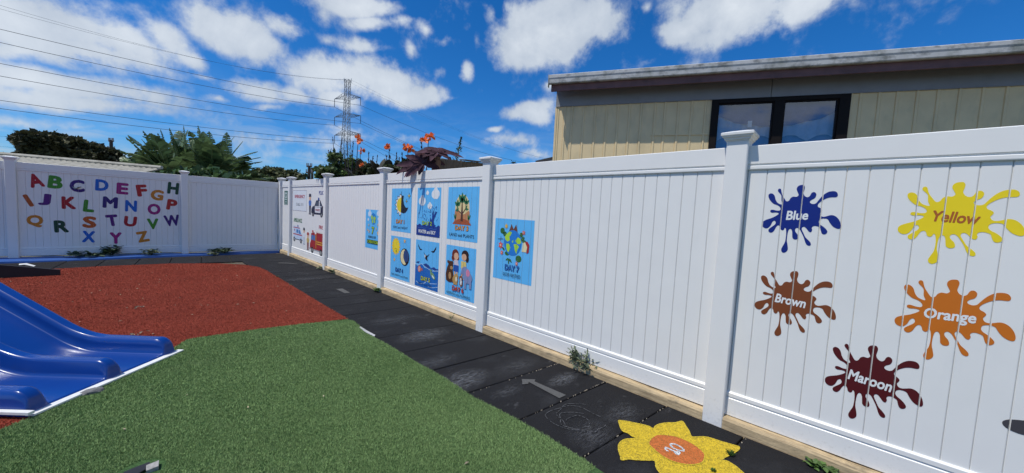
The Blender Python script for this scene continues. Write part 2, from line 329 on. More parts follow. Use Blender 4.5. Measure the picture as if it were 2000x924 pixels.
# rubber path: each tile is a piece of its own
path = MB(); path.add([(-1.25, -3, -.030), (.3, -3, -.030), (.3, 11.3, -.030), (-1.25, 11.3, -.030)], [(0, 1, 2, 3)])
path = tag(path.build('rubber_path', M['dirt']), kind='structure')
def tile(parent, P, mt, dz=0.):
    """P: four corners in plan, anticlockwise"""
    cx = sum(p[0] for p in P)/4; cy = sum(p[1] for p in P)/4; b = MB()
    z = [random.uniform(-.004, .001)+dz for _ in range(4)]; ins = .006
    def inset(p, k): return (p[0]+(cx-p[0])*k, p[1]+(cy-p[1])*k)
    lo = [(*inset(p, .006), -.029) for p in P]; mi = [(*inset(p, .006), z[i]-.005) for i, p in enumerate(P)]; hi = [(*inset(p, .022), z[i]) for i, p in enumerate(P)]
    b.add(lo+mi+hi, [(8, 9, 10, 11)] + [(i, (i+1) % 4, (i+1) % 4+4, i+4) for i in range(4)] + [(i+4, (i+1) % 4+4, (i+1) % 4+8, i+8) for i in range(4)])
    return b.build('tile', mt, parent)
TY = lambda x, yk: yk - .134*(x+.06)
for k in range(-5, 22):
    y0 = .372+.5*k+.004; y1 = y0+.492; x0, x1 = -1.12, -.052
    if y1 > 11.3: continue
    tile(path, [(x0, TY(x0, y0)), (x1, TY(x1, y0)), (x1, min(TY(x1, y1), 11.3)), (x0, min(TY(x0, y1), 11.3))], M['rubber'])
# second path along the far fence
FL_P = Vector((0, 11.35, 0)); FL_U = Vector((-.9942, .1076, 0)); FL_N = Vector((-.1076, -.9942, 0))
def FL(u, n, z): return FL_P + FL_U*u + FL_N*n + Vector((0, 0, z))
p2 = MB(); q = [FL(1.1, .05, -.032), FL(9, .05, -.032), FL(9, 1.7, -.032), FL(1.1, 1.7, -.032)]; p2.add(q, [(0, 1, 2, 3)])
p2 = tag(p2.build('rubber_path_far', M['dirt']), kind='structure')
for k in range(-2, 15):
    ua = 1.14+.5*k; ub = ua+.492
    c = [FL(ua, .30+.08*ua, 0), FL(ua, 1.62, 0), FL(ub, 1.62, 0), FL(ub, .30+.08*ub, 0)]
    tile(p2, [(p.x, p.y) for p in c][::-1], M['rubber'], -.007)
# blue painted rubber edging under the far fence
bk = MB(); us = [0.02+i*.45 for i in range(20)]
prof = []
for i in range(len(us)-1):
    a, b_ = us[i], us[i+1]; fa = .13+.105*a+.03*math.sin(a*2.3); fb = .13+.105*b_+.03*math.sin(b_*2.3)
    za, zb = .012+.006*math.sin(a*3), .012+.006*math.sin(b_*3)
    bk.add([FL(a, -.1, za), FL(b_, -.1, zb), FL(b_, fb, zb), FL(a, fa, za), FL(a, fa+.012, -.03), FL(b_, fb+.012, -.03)], [(0, 1, 2, 3), (3, 2, 5, 4)])
tag(bk.build('blue_edging', M['bluekerb']), kind='structure')

# ------------------------------------------------------------------ fences
ZT, ZB, ZL, ZU = 1.917, .074, .239, 1.758
class Fr:
    def __init__(s, P, U, Nn, dz=0.): s.P = Vector(P); s.U = Vector(U); s.N = Vector(Nn); s.dz = dz; s.cuts = []
    def __call__(s, u, n, z): return s.P + s.U*u + s.N*n + Vector((0, 0, z+s.dz))
FR = Fr((0, 0, 0), (0, 1, 0), (-1, 0, 0)); FLF = Fr(FL_P, FL_U, FL_N, -.03)
def post(fr, u, root, zb=0.):
    h = .0635; nc = -.0135; c = .006
    o = [(-h+c, -h), (h-c, -h), (h, -h+c), (h, h-c), (h-c, h), (-h+c, h), (-h, h-c), (-h, -h+c)]
    b = MB(); b.prism([(u+x, nc+y) for x, y in o], zb-.03, ZT+.030, lambda x, y, z: fr(x, y, z)); p = b.build('post', M['vinyl'], root)
    b = MB(); z0 = ZT+.028; lv = [(.066, 0), (.068, .006), (.076, .012), (.077, .020), (.086, .028), (.088, .036), (.094, .040), (.095, .055), (.090, .059), (.04, .074), (.004, .078)]
    vs = []; fs = []
    for hh, z in lv: vs += [fr(u+sx*hh, nc+sy*hh, z0+z) for sx, sy in ((-1, -1), (1, -1), (1, 1), (-1, 1))]
    for i in range(len(lv)-1): fs += [(i*4+k, i*4+(k+1) % 4, i*4+4+(k+1) % 4, i*4+4+k) for k in range(4)]
    fs += [(3, 2, 1, 0), tuple(range(len(vs)-4, len(vs)))]
    b.add(vs, fs).build('cap', M['cap'], p)
    return p
def panel(fr, ua, ub, root, step=.0955, start=None, plinth=True):
    """rails, tongue and groove boards between posts at ua < ub"""
    # top rail: flat face, groove, bead
    tp = [(-.050, ZU), (-.004, ZU), (-.001, ZU+.004), (0, ZU+.008), (0, ZU+.024), (-.006, ZU+.028), (-.006, ZU+.034), (0, ZU+.040), (0, ZT-.004), (-.004, ZT), (-.046, ZT), (-.050, ZT-.004)]
    b = MB(); b.prism(tp, ua, ub, lambda n, z, t: fr(t, n, z)); b.build('top_rail', M['vinyl'], root)
    bp = [(-.050, ZB), (-.002, ZB), (0, ZB+.003), (0, ZL-.047), (-.007, ZL-.040), (-.007, ZL-.036), (0, ZL-.032), (0, ZL-.008), (-.007, ZL), (-.050, ZL)]
    b = MB(); b.prism(bp, ua, ub, lambda n, z, t: fr(t, n, z)); b.build('bottom_rail', M['vinyl'], root)
    g = start if start is not None else ua+.045
    edges = [ua+.001]
    while g < ub-.015: edges.append(g); g += step
    edges.append(ub-.001); fr.cuts += edges[1:-1]
    for a, c in zip(edges[:-1], edges[1:]):
        w = c-a; ch = .0045; o = [(0.0006, -.034), (w-.0006, -.034), (w-.0006, -.0175), (w-ch, -.013), (ch, -.013), (.0006, -.0175)]
        b = MB(); b.prism(o, ZL-.002, ZU+.002, lambda x, n, z: fr(a+x, n, z)); b.build('board', M['vinyl'], root)
    if plinth:
        segs = [(ua-.0, ub+.0)] if not isinstance(plinth, list) else plinth
        for sa, sb in segs:
            o = [(-.045, -.03), (.046, -.03), (.049, -.02), (.049, .050), (.040, .066), (-.045, .069)]
            b = MB(); n_ = 12
            for i in range(n_):
                t0 = sa+(sb-sa)*i/n_; t1 = sa+(sb-sa)*(i+1)/n_
                f = lambda t: .003*math.sin(t*5.1)+.002*math.sin(t*17)
                vs = [fr(t0, x+f(t0)*.5, z+f(t0)) for x, z in o] + [fr(t1, x+f(t1)*.5, z+f(t1)) for x, z in o]; k = len(o)
                fs = [(j, (j+1) % k, (j+1) % k+k, j+k) for j in range(k)]
                if i == 0: fs.append(tuple(range(k))[::-1])
                if i == n_-1: fs.append(tuple(range(k, 2*k)))
                b.add(vs, fs)
            b.build('plinth_board', M['timber'], root)
fR = empty('vinyl_fence', (0, 4.7, 0), 'long white vinyl fence on timber plinth beside the black path, holding posters and splats', 'fence')
PR = [-1.90, .567, 3.02, 5.50, 7.97, 10.43, 11.30]
for u in PR: post(FR, u, fR)
for i in range(len(PR)-1):
    a, b_ = PR[i]+.0635, PR[i+1]-.0635
    st = {0: .0170-.0945*19, 1: .717}.get(i)
    panel(FR, a, b_, fR, .0945 if i == 0 else .0965, st if i != 0 else st, plinth=True)
fL = empty('vinyl_fence', FL(4, 0, 0), 'white vinyl fence in shade across the far end, with alphabet letters', 'fence')
PL = [1.94, 4.41, 6.89, 9.36]
for u in PL: post(FLF, u, fL, .03)
for a, b_ in zip([-.0+.06]+PL[:-1], PL): panel(FLF, a+(.0635 if a > 1 else 0), b_-.0635, fL, plinth=False)
# ------------------------------------------------------------------ flat prints on the fences
def ell(cx, cy, rx, ry=None, n=20, a0=0, a1=360, rot=0):
    ry = rx if ry is None else ry; p = []
    for i in range(n + (0 if a1-a0 == 360 else 1)):
        t = R(a0+(a1-a0)*i/n); x, y = rx*math.cos(t), ry*math.sin(t); c, s = math.cos(R(rot)), math.sin(R(rot)); p.append((cx+x*c-y*s, cy+x*s+y*c))
    return p
def rc(x0, y0, x1, y1): return [(x0, y0), (x1, y0), (x1, y1), (x0, y1)]
def star(cx, cy, r, r2, n, sy=1.): return [(cx+(r if i % 2 == 0 else r2)*math.sin(math.pi*i/n), cy+sy*(r if i % 2 == 0 else r2)*math.cos(math.pi*i/n)) for i in range(2*n)]
def stroke(pts, w):
    out = []; P = [Vector((*p, 0)) for p in pts]
    for a, b_ in zip(P[:-1], P[1:]):
        d = (b_-a).normalized(); n = Vector((-d.y, d.x, 0))*w/2; out.append([(p.x, p.y) for p in (a-n, b_-n, b_+n, a+n)])
    return out
def tris(polys):
    T = []; lv = 0
    for p in polys:
        if isinstance(p, tuple) and p and p[0] == 'tri': T += [[*t[:3], lv+(t[3] if len(t) > 3 else 0)] for t in p[1]]; lv += 1; continue
        vs = [Vector((x, y, 0)) for x, y in p]
        for t in tessellate_polygon([vs]): T.append([(vs[i].x, vs[i].y) for i in t]+[lv])
        lv += 1
    return T
_tc = {}
def _textmesh(s, off):
    if (s, off) not in _tc:
        cu = bpy.data.curves.new('t', 'FONT'); cu.body = s; cu.size = 1; cu.offset = off; cu.resolution_u = 3
        ob = bpy.data.objects.new('t', cu); C.objects.link(ob); bpy.context.view_layer.update()
        me = bpy.data.meshes.new_from_object(ob.evaluated_get(bpy.context.evaluated_depsgraph_get()))
        me.calc_loop_triangles(); _tc[(s, off)] = [[(me.vertices[i].co.x, me.vertices[i].co.y) for i in t.vertices] for t in me.loop_triangles]
        bpy.data.objects.remove(ob); bpy.data.curves.remove(cu)
    return _tc[(s, off)]
def txt(s, cx, cy, w, h, off=.02, shear=0., rot=0.):
    base = _textmesh(s, 0.); xs = [p[0] for t in base for p in t]; ys = [p[1] for t in base for p in t]
    mx, my = (min(xs)+max(xs))/2, (min(ys)+max(ys))/2; kx = w/(max(xs)-min(xs)); ky = h/(max(ys)-min(ys)) if h else kx
    c, s_ = math.cos(R(rot)), math.sin(R(rot))
    out = []
    sh = [(0, 0)] + ([(off*math.cos(i*math.pi/4), off*math.sin(i*math.pi/4)) for i in range(8)] if off > .015 else [])
    for lv, (dx, dy) in enumerate(sh):
        for t in base:
            q = []
            for x, y in t:
                a, b_ = (x-mx+dx)*kx, (y-my+dy)*ky; a += b_*shear; q.append((cx+a*c-b_*s_, cy+a*s_+b_*c))
            out.append(q+[lv])
    return ('tri', out)
LVL = 3.5e-5
def decal_mesh(fr, uL, zB, T, n, gap, origin):
    """local right/up triangles -> mesh on the board faces, cut where the board joints are"""
    bm = bmesh.new()
    for t in T:
        a = (t[1][0]-t[0][0])*(t[2][1]-t[0][1])-(t[2][0]-t[0][0])*(t[1][1]-t[0][1])
        if abs(a) < 1e-9: continue
        if a < 0: t = [t[0], t[2], t[1], t[3]]
        lv, t = t[3] % 12, t[:3]
        bm.faces.new([bm.verts.new((uL-x, zB+y, lv*LVL)) for x, y in t])
    if not bm.faces: bm.free(); return None
    xs = [v.co.x for v in bm.verts]; lo, hi = min(xs), max(xs)
    for c in fr.cuts:
        if lo < c < hi:
            for k in (-1, 1):
                bmesh.ops.bisect_plane(bm, geom=bm.verts[:]+bm.edges[:]+bm.faces[:], plane_co=(c+k*gap/2, 0, 0), plane_no=(1, 0, 0))
            dl = [f for f in bm.faces if abs(f.calc_center_median().x-c) < gap/2*.98]
            if dl: bmesh.ops.delete(bm, geom=dl, context='FACES')
    bmesh.ops.delete(bm, geom=[v for v in bm.verts if not v.link_faces], context='VERTS')
    for v in bm.verts: v.co = fr(v.co.x, n+v.co.z, v.co.y) - origin
    me = bpy.data.meshes.new('print'); bm.to_mesh(me); bm.free(); return me
def decal(name, label, cat, fr, uL, uR, zB, zT, layers, group=None, gap=.003, sheet=None, frac=True):
    """layers: (part name, colour, polygons in 0..1 of the print's box); sheet colour makes the backing the root"""
    w, h = uL-uR, zT-zB; n = -.013+.0012; org = fr((uL+uR)/2, n, (zB+zT)/2)
    sc = (lambda T: [[(x*w, y*h) for x, y in t[:3]]+[t[3]] for t in T]) if frac else (lambda T: T)
    root = None
    if sheet is not None:
        me = decal_mesh(fr, uL, zB, sc(tris([rc(0, 0, 1, 1)])), n, gap, org)
        root = link(name, me, pmat(sheet)); root.location = org
        n += .0006
    elif len(layers) == 1:
        me = decal_mesh(fr, uL, zB, sc(tris(layers[0][2])), n, gap, org); root = link(name, me, pmat(layers[0][1])); root.location = org; layers = []
    else:
        root = bpy.data.objects.new(name, None); C.objects.link(root); root.location = org; root.empty_display_size = .05
    tag(root, label, cat, group)
    ex = []
    for pn, col, polys in layers:
        if pn.endswith('*'): ex += [(pn[:-1], col, [q], n_) for n_, q in enumerate(polys)]
        else: ex.append((pn, col, polys, 0))
    for pn, col, polys, again in ex:
        if again: n -= .0005
        me = decal_mesh(fr, uL, zB, sc(tris(polys)), n, gap, org)
        if me: link(pn, me, pmat(col), root)
        n += .0005
    return root
# colours
SK = (.12, .48, .86); BLK = (.012, .012, .02); WH = (.78, .80, .80); ORG = (.80, .33, .04); YEL = (.80, .62, .03); LIME = (.42, .62, .03); NAVY = (.01, .03, .16); SKIN = (.72, .42, .26)
def title(s, cx, cy, w, h, col, outl=BLK):
    return [('title_outline', outl, [txt(s, cx, cy, w, h, .06)]), ('title_lettering', col, [txt(s, cx, cy, w, h, .02)])]
def cloud(cx, cy, r): return [ell(cx-r*.6, cy-r*.1, r*.5, r*.5), ell(cx, cy+r*.25, r*.6, r*.6), ell(cx+r*.6, cy-.05*r, r*.5, r*.5), ell(cx-r*.2, cy-r*.35, r*.5, r*.4), ell(cx+r*.3, cy-r*.35, r*.5, r*.4)]
G1 = 'blue story posters in two rows on the fence'
# day 1
cres = ell(.55, .60, .22, .21, 24, -75, 90, 0) + [(.58, .70), (.55, .60)]
moon = [(.50, .81), (.56, .84), (.62, .83), (.60, .74), (.64, .64), (.72, .57), (.80, .56), (.85, .58), (.80, .50), (.72, .45), (.62, .43), (.50, .45)]
sunh = [p for p in ell(.50, .62, .22, .17, 20, 90, 270)]
rays = [(.5, .83)] + [(.5+(.30 if i % 2 else .23)*math.cos(R(90+i*180/14)), .62+(.245 if i % 2 else .19)*math.sin(R(90+i*180/14))) for i in range(1, 14)] + [(.5, .41)]
decal('story_poster', 'blue poster reading DAY 1 with half sun and half dark moon', 'poster', FR, 5.258, 4.672, 1.015, 1.678, [
  ('sun_rays', BLK, [[(x+(x-.5)*.10, .62+(y-.62)*1.09) for x, y in rays], rc(.49, .81, .51, .93), rc(.46, .31, .475, .43)]), ('sun_face', WH, [rays]),
  ('sun', YEL, [sunh]), ('moon', BLK, [moon]), ('star*', BLK, [star(.88, .83, .085, .025, 4, .9), star(.76, .71, .06, .018, 4, .9)]), ('star_light*', YEL, [star(.88, .83, .055, .018, 4, .9), star(.76, .71, .03, .01, 4, .9)])]
  + title('DAY 1', .48, .235, .40, .085, ORG) + [('caption', BLK, [txt('DAY and NIGHT', .5, .10, .72, .055, .01)])], G1, sheet=SK)
# day 2
rnd = random.Random(3)
drops = []
for _ in range(70):
    x = rnd.uniform(.08, .92); y = .33+abs(rnd.gauss(0, .10))+(.18 if .55 < x < .85 else 0)*rnd.random(); drops.append(ell(x, min(y, .62), .010, .012, 5))
wave = [(0, 0), (1, 0), (1, .235)] + [(1-i/24, .225+.02*math.sin(i*1.3)) for i in range(25)]
splash = [(.50, .22), (.58, .30), (.60, .40), (.66, .34), (.68, .46), (.74, .56), (.73, .44), (.80, .50), (.88, .52), (.78, .40), (.74, .32), (.78, .25), (.86, .23)]
decal('story_poster', 'blue poster reading DAY 2 with white clouds above a dark wave', 'poster', FR, 4.517, 3.947, 1.009, 1.681, [
  ('cloud', WH, cloud(.78, .88, .15)), ('cloud', WH, cloud(.22, .73, .14)), ('cloud', WH, cloud(.44, .895, .06)), ('cloud', WH, cloud(.56, .63, .09)),
  ('wave', (.012, .045, .26), [wave, splash]), ('drops', (.015, .07, .30), drops),
  ('ripples', (.03, .13, .45), stroke([(.05, .17), (.15, .15), (.25, .17), (.35, .15), (.45, .17)], .012)+stroke([(.55, .15), (.65, .17), (.75, .15), (.9, .17)], .012))]
  + title('DAY 2', .47, .265, .40, .075, LIME) + [('caption', WH, [txt('WATER and SKY', .47, .085, .74, .07, .03)])], G1, sheet=SK)
# day 3
def leafp(cx, cy, l, w, a): return [(cx+x*math.cos(R(a))-y*math.sin(R(a)), cy+x*math.sin(R(a))+y*math.cos(R(a))) for x, y in ((0, 0), (l*.35, w), (l*.75, w*.6), (l, 0), (l*.75, -w*.6), (l*.35, -w))]
decal('story_poster', 'blue poster reading DAY 3 with a green sapling on brown earth', 'poster', FR, 3.789, 3.184, 1.013, 1.684, [
  ('backdrop', (.75, .62, .30), [ell(.49, .60, .235, .26, 28)]), ('hills', (.55, .24, .10), [[(.24, .36), (.25, .55), (.30, .60), (.40, .55), (.45, .48), (.58, .50), (.68, .56), (.73, .55), (.74, .36)]]),
  ('earth', (.38, .09, .03), [[(.18, .30), (.25, .36), (.40, .40), (.55, .41), (.70, .38), (.80, .30)]]),
  ('trunk', (.10, .035, .02), [[(.45, .36), (.475, .72), (.495, .72), (.53, .36)]]+stroke([(.48, .50), (.36, .56), (.33, .66)], .02)+stroke([(.50, .50), (.60, .60), (.61, .70)], .02)),
  ('leaf*', (.03, .17, .07), [leafp(.48, .70, .20, .05, a) for a in (90, 125, 55)]+[leafp(.34, .64, .13, .035, a) for a in (90, 140, 45)]+[leafp(.61, .68, .12, .03, a) for a in (85, 130, 40)]+[leafp(.37, .56, .10, .025, a) for a in (120, 180)]+[leafp(.60, .58, .10, .02, a) for a in (10, 60)]
     +[leafp(.28, .38, .13, .015, a) for a in (80, 100, 120)]+[leafp(.70, .38, .13, .015, a) for a in (60, 80, 100)])]
  + title('DAY 3', .50, .235, .42, .085, ORG) + [('caption', BLK, [txt('LAND and PLANTS', .5, .10, .80, .06, .012)])], G1, sheet=SK)
# day 4
decal('story_poster', 'blue poster reading DAY 4 with yellow sun and cream crescent moon', 'poster', FR, 5.244, 4.661, .278, .938, [
  ('sun_rays', (.80, .50, .03), [star(.27, .76, .235, .18, 16, .95)]), ('sun', (.85, .66, .03), [ell(.27, .76, .17, .165)]),
  ('face', BLK, [ell(.24, .70, .014), ell(.33, .70, .014), ell(.29, .65, .018, .022)]),
  ('night_disc', BLK, [ell(.73, .55, .225, .20, 26)]), ('night', (.03, .07, .20), [ell(.80, .58, .13, .14, 20)]),
  ('moon', (.82, .70, .38), [[p for p in ell(.715, .55, .185, .175, 20, 80, 300)] + [(.74, .45), (.68, .52), (.67, .60), (.70, .68)]]),
  ('star*', (.75, .45, .15), [star(.72, .92, .06, .028, 5), star(.22, .44, .055, .025, 5)])]
  + title('DAY 4', .48, .215, .38, .09, (.02, .12, .42)) + [('caption', BLK, [txt('SUN, MOON and STARS', .5, .085, .84, .05, .008)])], G1, sheet=SK)
# day 5
bird = lambda x, y, s: [[(x-s, y+s*.9), (x-s*.5, y+s*.5), (x, y), (x+s*.6, y-.1*s), (x+s, y-s*.2), (x+.3*s, y-s*.35), (x-.2*s, y-s*.3), (x-s*.8, y+s*.3)]]
sea = [(0, 0), (1, 0), (1, .42)] + [(1-i/20, .44+.035*math.sin(i*.9+1)+(.03*(i/20))) for i in range(21)]
decal('story_poster', 'blue poster reading DAY 5 with birds above blue sea and fish', 'poster', FR, 4.517, 3.945, .270, .940, [
  ('sea', (.015, .14, .48), [sea]), ('wave_top*', (.02, .06, .25), [[(.02, .50), (.10, .53), (.20, .54), (.15, .49)], [(.35, .49), (.48, .53), (.60, .50), (.68, .46), (.5, .44)], [(.68, .45), (.82, .49), (.96, .45), (.85, .42)]]),
  ('foam', (.45, .65, .85), stroke([(.0, .47), (.15, .46), (.3, .50), (.45, .45), (.6, .42), (.75, .40), (1, .43)], .012)+stroke([(.05, .10), (.2, .06), (.4, .09), (.55, .16), (.7, .13), (.95, .16)], .012)+stroke([(.6, .05), (.8, .06), (1, .10)], .01)),
  ('bird*', BLK, bird(.20, .82, .10)+[[(.98-x, y) for x, y in p] for p in bird(.20, .82, .11)]+[[(.35, .76), (.42, .68), (.44, .62), (.55, .58), (.52, .66), (.62, .74), (.50, .69), (.42, .72)]]),
  ('bird_breast', WH, [ell(.43, .68, .02, .035)]), ('red_fish', (.60, .14, .05), [ell(.20, .38, .075, .07), [(.27, .38), (.33, .42), (.33, .34)]]), ('fish_stripe*', WH, [rc(.17, .33, .19, .43), rc(.22, .33, .235, .43)]),
  ('green_fish', (.20, .35, .16), [ell(.78, .31, .12, .05, 14, rot=-30), [(.70, .35), (.64, .43), (.74, .42)]]), ('fish_belly', WH, [ell(.80, .285, .06, .018, 10, rot=-30)])]
  + title('DAY 5', .48, .195, .38, .085, (.62, .66, .03)) + [('caption', (.01, .04, .18), [txt('BIRDS and FISH', .46, .08, .58, .05, .012)])], G1, sheet=SK)
# day 6
decal('story_poster', 'blue poster reading DAY 6 with two children, a bear and an elephant', 'poster', FR, 3.786, 3.195, .278, .938, [
  ('girl_hair', (.17, .03, .015), [ell(.33, .83, .12, .105), ell(.27, .76, .07, .06), ell(.41, .77, .05, .05)]), ('girl_face', SKIN, [ell(.36, .80, .08, .07)]),
  ('girl_shirt', (.62, .55, .60), [[(.29, .73), (.42, .73), (.46, .62), (.28, .62)]]), ('skirt', (.02, .09, .38), [[(.29, .63), (.45, .63), (.46, .50), (.28, .50)]]), ('girl_legs', SKIN, [rc(.31, .33, .35, .5), rc(.39, .33, .43, .5)]),
  ('boy_hair', (.035, .015, .012), [ell(.66, .86, .115, .085), ell(.73, .79, .05, .07)]), ('boy_face', SKIN, [ell(.63, .81, .08, .065)]), ('boy_shirt', (.70, .55, .18), [[(.54, .73), (.70, .73), (.72, .60), (.54, .60)]]), ('boy_legs', SKIN, [rc(.56, .38, .60, .6), rc(.64, .38, .68, .6)]),
  ('bear', (.085, .035, .015), [[(.04, .30), (.02, .42), (.06, .55), (.11, .62), (.09, .68), (.13, .69), (.22, .69), (.27, .62), (.26, .53), (.30, .40), (.28, .28), (.12, .27)], ell(.09, .67, .03), ell(.24, .67, .03)]), ('bear_snout', (.45, .25, .10), [ell(.22, .56, .05, .035), ell(.17, .40, .05, .07)]),
  ('dog', (.50, .30, .10), [ell(.36, .34, .09, .09), ell(.40, .42, .06, .045), rc(.30, .25, .44, .32)]), ('dog_chest', (.75, .68, .5), [ell(.40, .36, .03, .05)]),
  ('elephant', (.22, .27, .45), [ell(.78, .44, .14, .11), ell(.68, .55, .11, .09), rc(.67, .22, .74, .42), rc(.83, .24, .90, .42), [(.62, .55), (.60, .50), (.53, .46), (.54, .50), (.60, .60)]]), ('elephant_ear', (.70, .25, .38), [ell(.78, .53, .06, .07)]),
  ('puppy', (.22, .09, .05), [ell(.56, .40, .06, .05), ell(.57, .31, .055, .07)]), ('puppy_chest', WH, [ell(.57, .32, .025, .05), ell(.56, .385, .02, .02)])]
  + title('DAY 6', .47, .175, .38, .09, (.62, .06, .03)) + [('caption', BLK, [txt('ANIMALS and HUMANS', .48, .07, .80, .05, .01)])], G1, sheet=SK)
# day 7
def land(pts): return [[(.5+(x-.5), y) for x, y in p] for p in pts]
flow = lambda x, y, r: [star(x, y, r, r*.55, 6)]
decal('story_poster', 'blue poster reading DAY 7 GOD RESTED with a globe ringed by flowers', 'poster', FR, 2.890, 2.317, .649, 1.326, [
  ('mountains', (.14, .05, .03), [[(.38, .80), (.44, .92), (.50, .84), (.56, .92), (.60, .82), (.60, .75), (.38, .75)]]),
  ('plant*', (.03, .13, .03), [ell(.21, .80, .06, .05), ell(.28, .75, .05, .04), ell(.66, .38, .075, .055), ell(.74, .70, .05, .03, rot=30), ell(.78, .66, .05, .025), leafp(.42, .36, .10, .02, 200), leafp(.42, .36, .10, .02, 260), leafp(.42, .36, .10, .02, 320), leafp(.30, .48, .12, .02, 150), ell(.36, .44, .06, .035), ell(.70, .76, .04, .04)]),
  ('globe', (.02, .20, .62), [ell(.49, .62, .225, .205, 36)]),
  ('continent*', (.42, .68, .05), [[(.32, .75), (.40, .80), (.46, .79), (.43, .73), (.40, .72), (.42, .66), (.36, .63), (.30, .66), (.28, .70)], [(.33, .60), (.40, .60), (.44, .54), (.40, .46), (.36, .48), (.33, .54)], [(.56, .66), (.62, .72), (.68, .70), (.71, .64), (.66, .61), (.60, .62)], [(.52, .60), (.60, .61), (.66, .57), (.62, .52), (.60, .45), (.56, .50), (.54, .56)], [(.47, .64), (.51, .67), (.50, .62)]]),
  ('house_drawing', (.78, .70, .42), [[(.73, .50), (.75, .64), (.82, .66), (.86, .58), (.84, .50)]]), ('house_roof', (.40, .03, .03), [[(.80, .66), (.86, .67), (.91, .62), (.90, .50), (.85, .48), (.86, .58)]]),
  ('flower*', (.70, .10, .10), flow(.18, .56, .07)+flow(.22, .44, .045)+flow(.62, .30, .04)+flow(.76, .80, .045)), ('yellow_flowers', (.75, .45, .06), flow(.31, .88, .045)), ('flower_heart*', (.8, .5, .3), [ell(.18, .56, .02), ell(.62, .30, .015), ell(.76, .80, .015), ell(.22, .44, .013)]),
  ('twig*', (.05, .03, .02), stroke([(.10, .66), (.24, .67)], .008)+stroke([(.17, .63), (.18, .71)], .008))]
  + title('DAY 7', .51, .215, .36, .085, (.03, .16, .48), NAVY) + [('caption', BLK, [txt('GOD RESTED', .51, .10, .45, .055, .012)])], G1, sheet=SK)
decal('story_poster', 'narrow blue poster reading 7 DAYS OF CREATION with small globe and clouds', 'poster', FR, 6.157, 5.651, .656, 1.323, [
  ('cloud', (.65, .75, .85), cloud(.30, .90, .11)), ('cloud', (.65, .75, .85), cloud(.90, .92, .09)), ('cloud', (.65, .75, .85), cloud(.20, .74, .05)), ('cloud', (.65, .75, .85), cloud(.93, .78, .05)), ('globe', (.02, .22, .60), [ell(.58, .77, .19, .145, 28)]),
  ('continent*', (.35, .60, .08), [ell(.48, .80, .07, .06), ell(.66, .78, .09, .05), ell(.53, .70, .06, .05), ell(.68, .70, .05, .04)]),
  ('star*', (.62, .45, .25), [star(.16, .47, .05, .02, 5), star(.28, .44, .07, .03, 5), star(.80, .52, .05, .02, 5), star(.92, .42, .08, .035, 5), star(.25, .60, .05, .02, 5), star(.90, .63, .05, .02, 5)])]
  + title('7', .56, .47, .16, .17, LIME) + [('caption', BLK, [txt('DAYS OF', .52, .30, .52, .055, .02)]), ('band', (.01, .05, .02), [rc(.17, .125, 1, .225)]), ('band_lettering', LIME, [txt('CREATION', .58, .175, .76, .07, .02)])], None, sheet=SK)
# emergency sign and vehicles between the far posts
decal('emergency_sign', 'white sign with thin dark border reading EMERGENCY in red and CALL 111 beneath', 'sign', FR, 10.312, 9.266, 1.172, 1.673, [
  ('border', (.10, .06, .14), [rc(0, 0, 1, .012), rc(0, .988, 1, 1), rc(0, .012, .006, .988), rc(.994, .012, 1, .988)]), ('red_lettering', (.45, .02, .06), [txt('EMERGENCY', .52, .70, .72, .15, .03)]),
  ('black_lettering', (.03, .05, .05), [txt('CALL 111', .52, .32, .50, .14, .012)])], sheet=(.72, .76, .80))
decal('notice_sign', 'small dark green notice on the narrow end panel of the fence', 'sign', FR, 11.053, 10.749, 1.293, 1.665, [
  ('pale_box*', (.50, .60, .58), [rc(.12, .5, .85, .88), rc(.12, .36, .85, .44), rc(.12, .03, .85, .08), ell(.5, .22, .16, .06)]), ('drawing', (.03, .10, .09), [ell(.5, .72, .2, .08), rc(.35, .55, .6, .7)])], sheet=(.03, .12, .10))
def fpx(px, py): p = on_plane(px, py, (.012, 0, 0), Vector((1, 0, 0))); return p.y, p.z
def box_px(x0, y0, x1, y1):
    a = fpx(x0, (y0+y1)/2)[0]; b_ = fpx(x1, (y0+y1)/2)[0]; xm = (x0+x1)/2; return a, b_, fpx(xm, y1)[1], fpx(xm, y0)[1]
def man(skin, hat, top, legs, shoes=BLK):
    return [('shoe*', shoes, [ell(.3, .02, .22, .02), ell(.72, .02, .22, .02)]), ('trousers', legs, [[(.25, .03), (.45, .03), (.48, .45), (.20, .45)], [(.55, .03), (.75, .03), (.82, .45), (.50, .45)]]), ('jacket', top, [[(.2, .42), (.82, .42), (.95, .60), (.70, .70), (.30, .70), (.05, .60)]]),
            ('face', skin, [ell(.5, .78, .28, .11)]), ('hat', hat, [[(.12, .84), (.90, .84), (.80, .98), (.5, 1), (.2, .98)]])]
B = box_px(602.5, 378, 608.5, 419); decal('wall_sticker', 'sticker of a police officer in blue shirt standing left of the police car', 'wall sticker', FR, *B[:2], B[2], B[3], man(SKIN, (.02, .02, .06), (.06, .16, .50), (.015, .02, .06)))
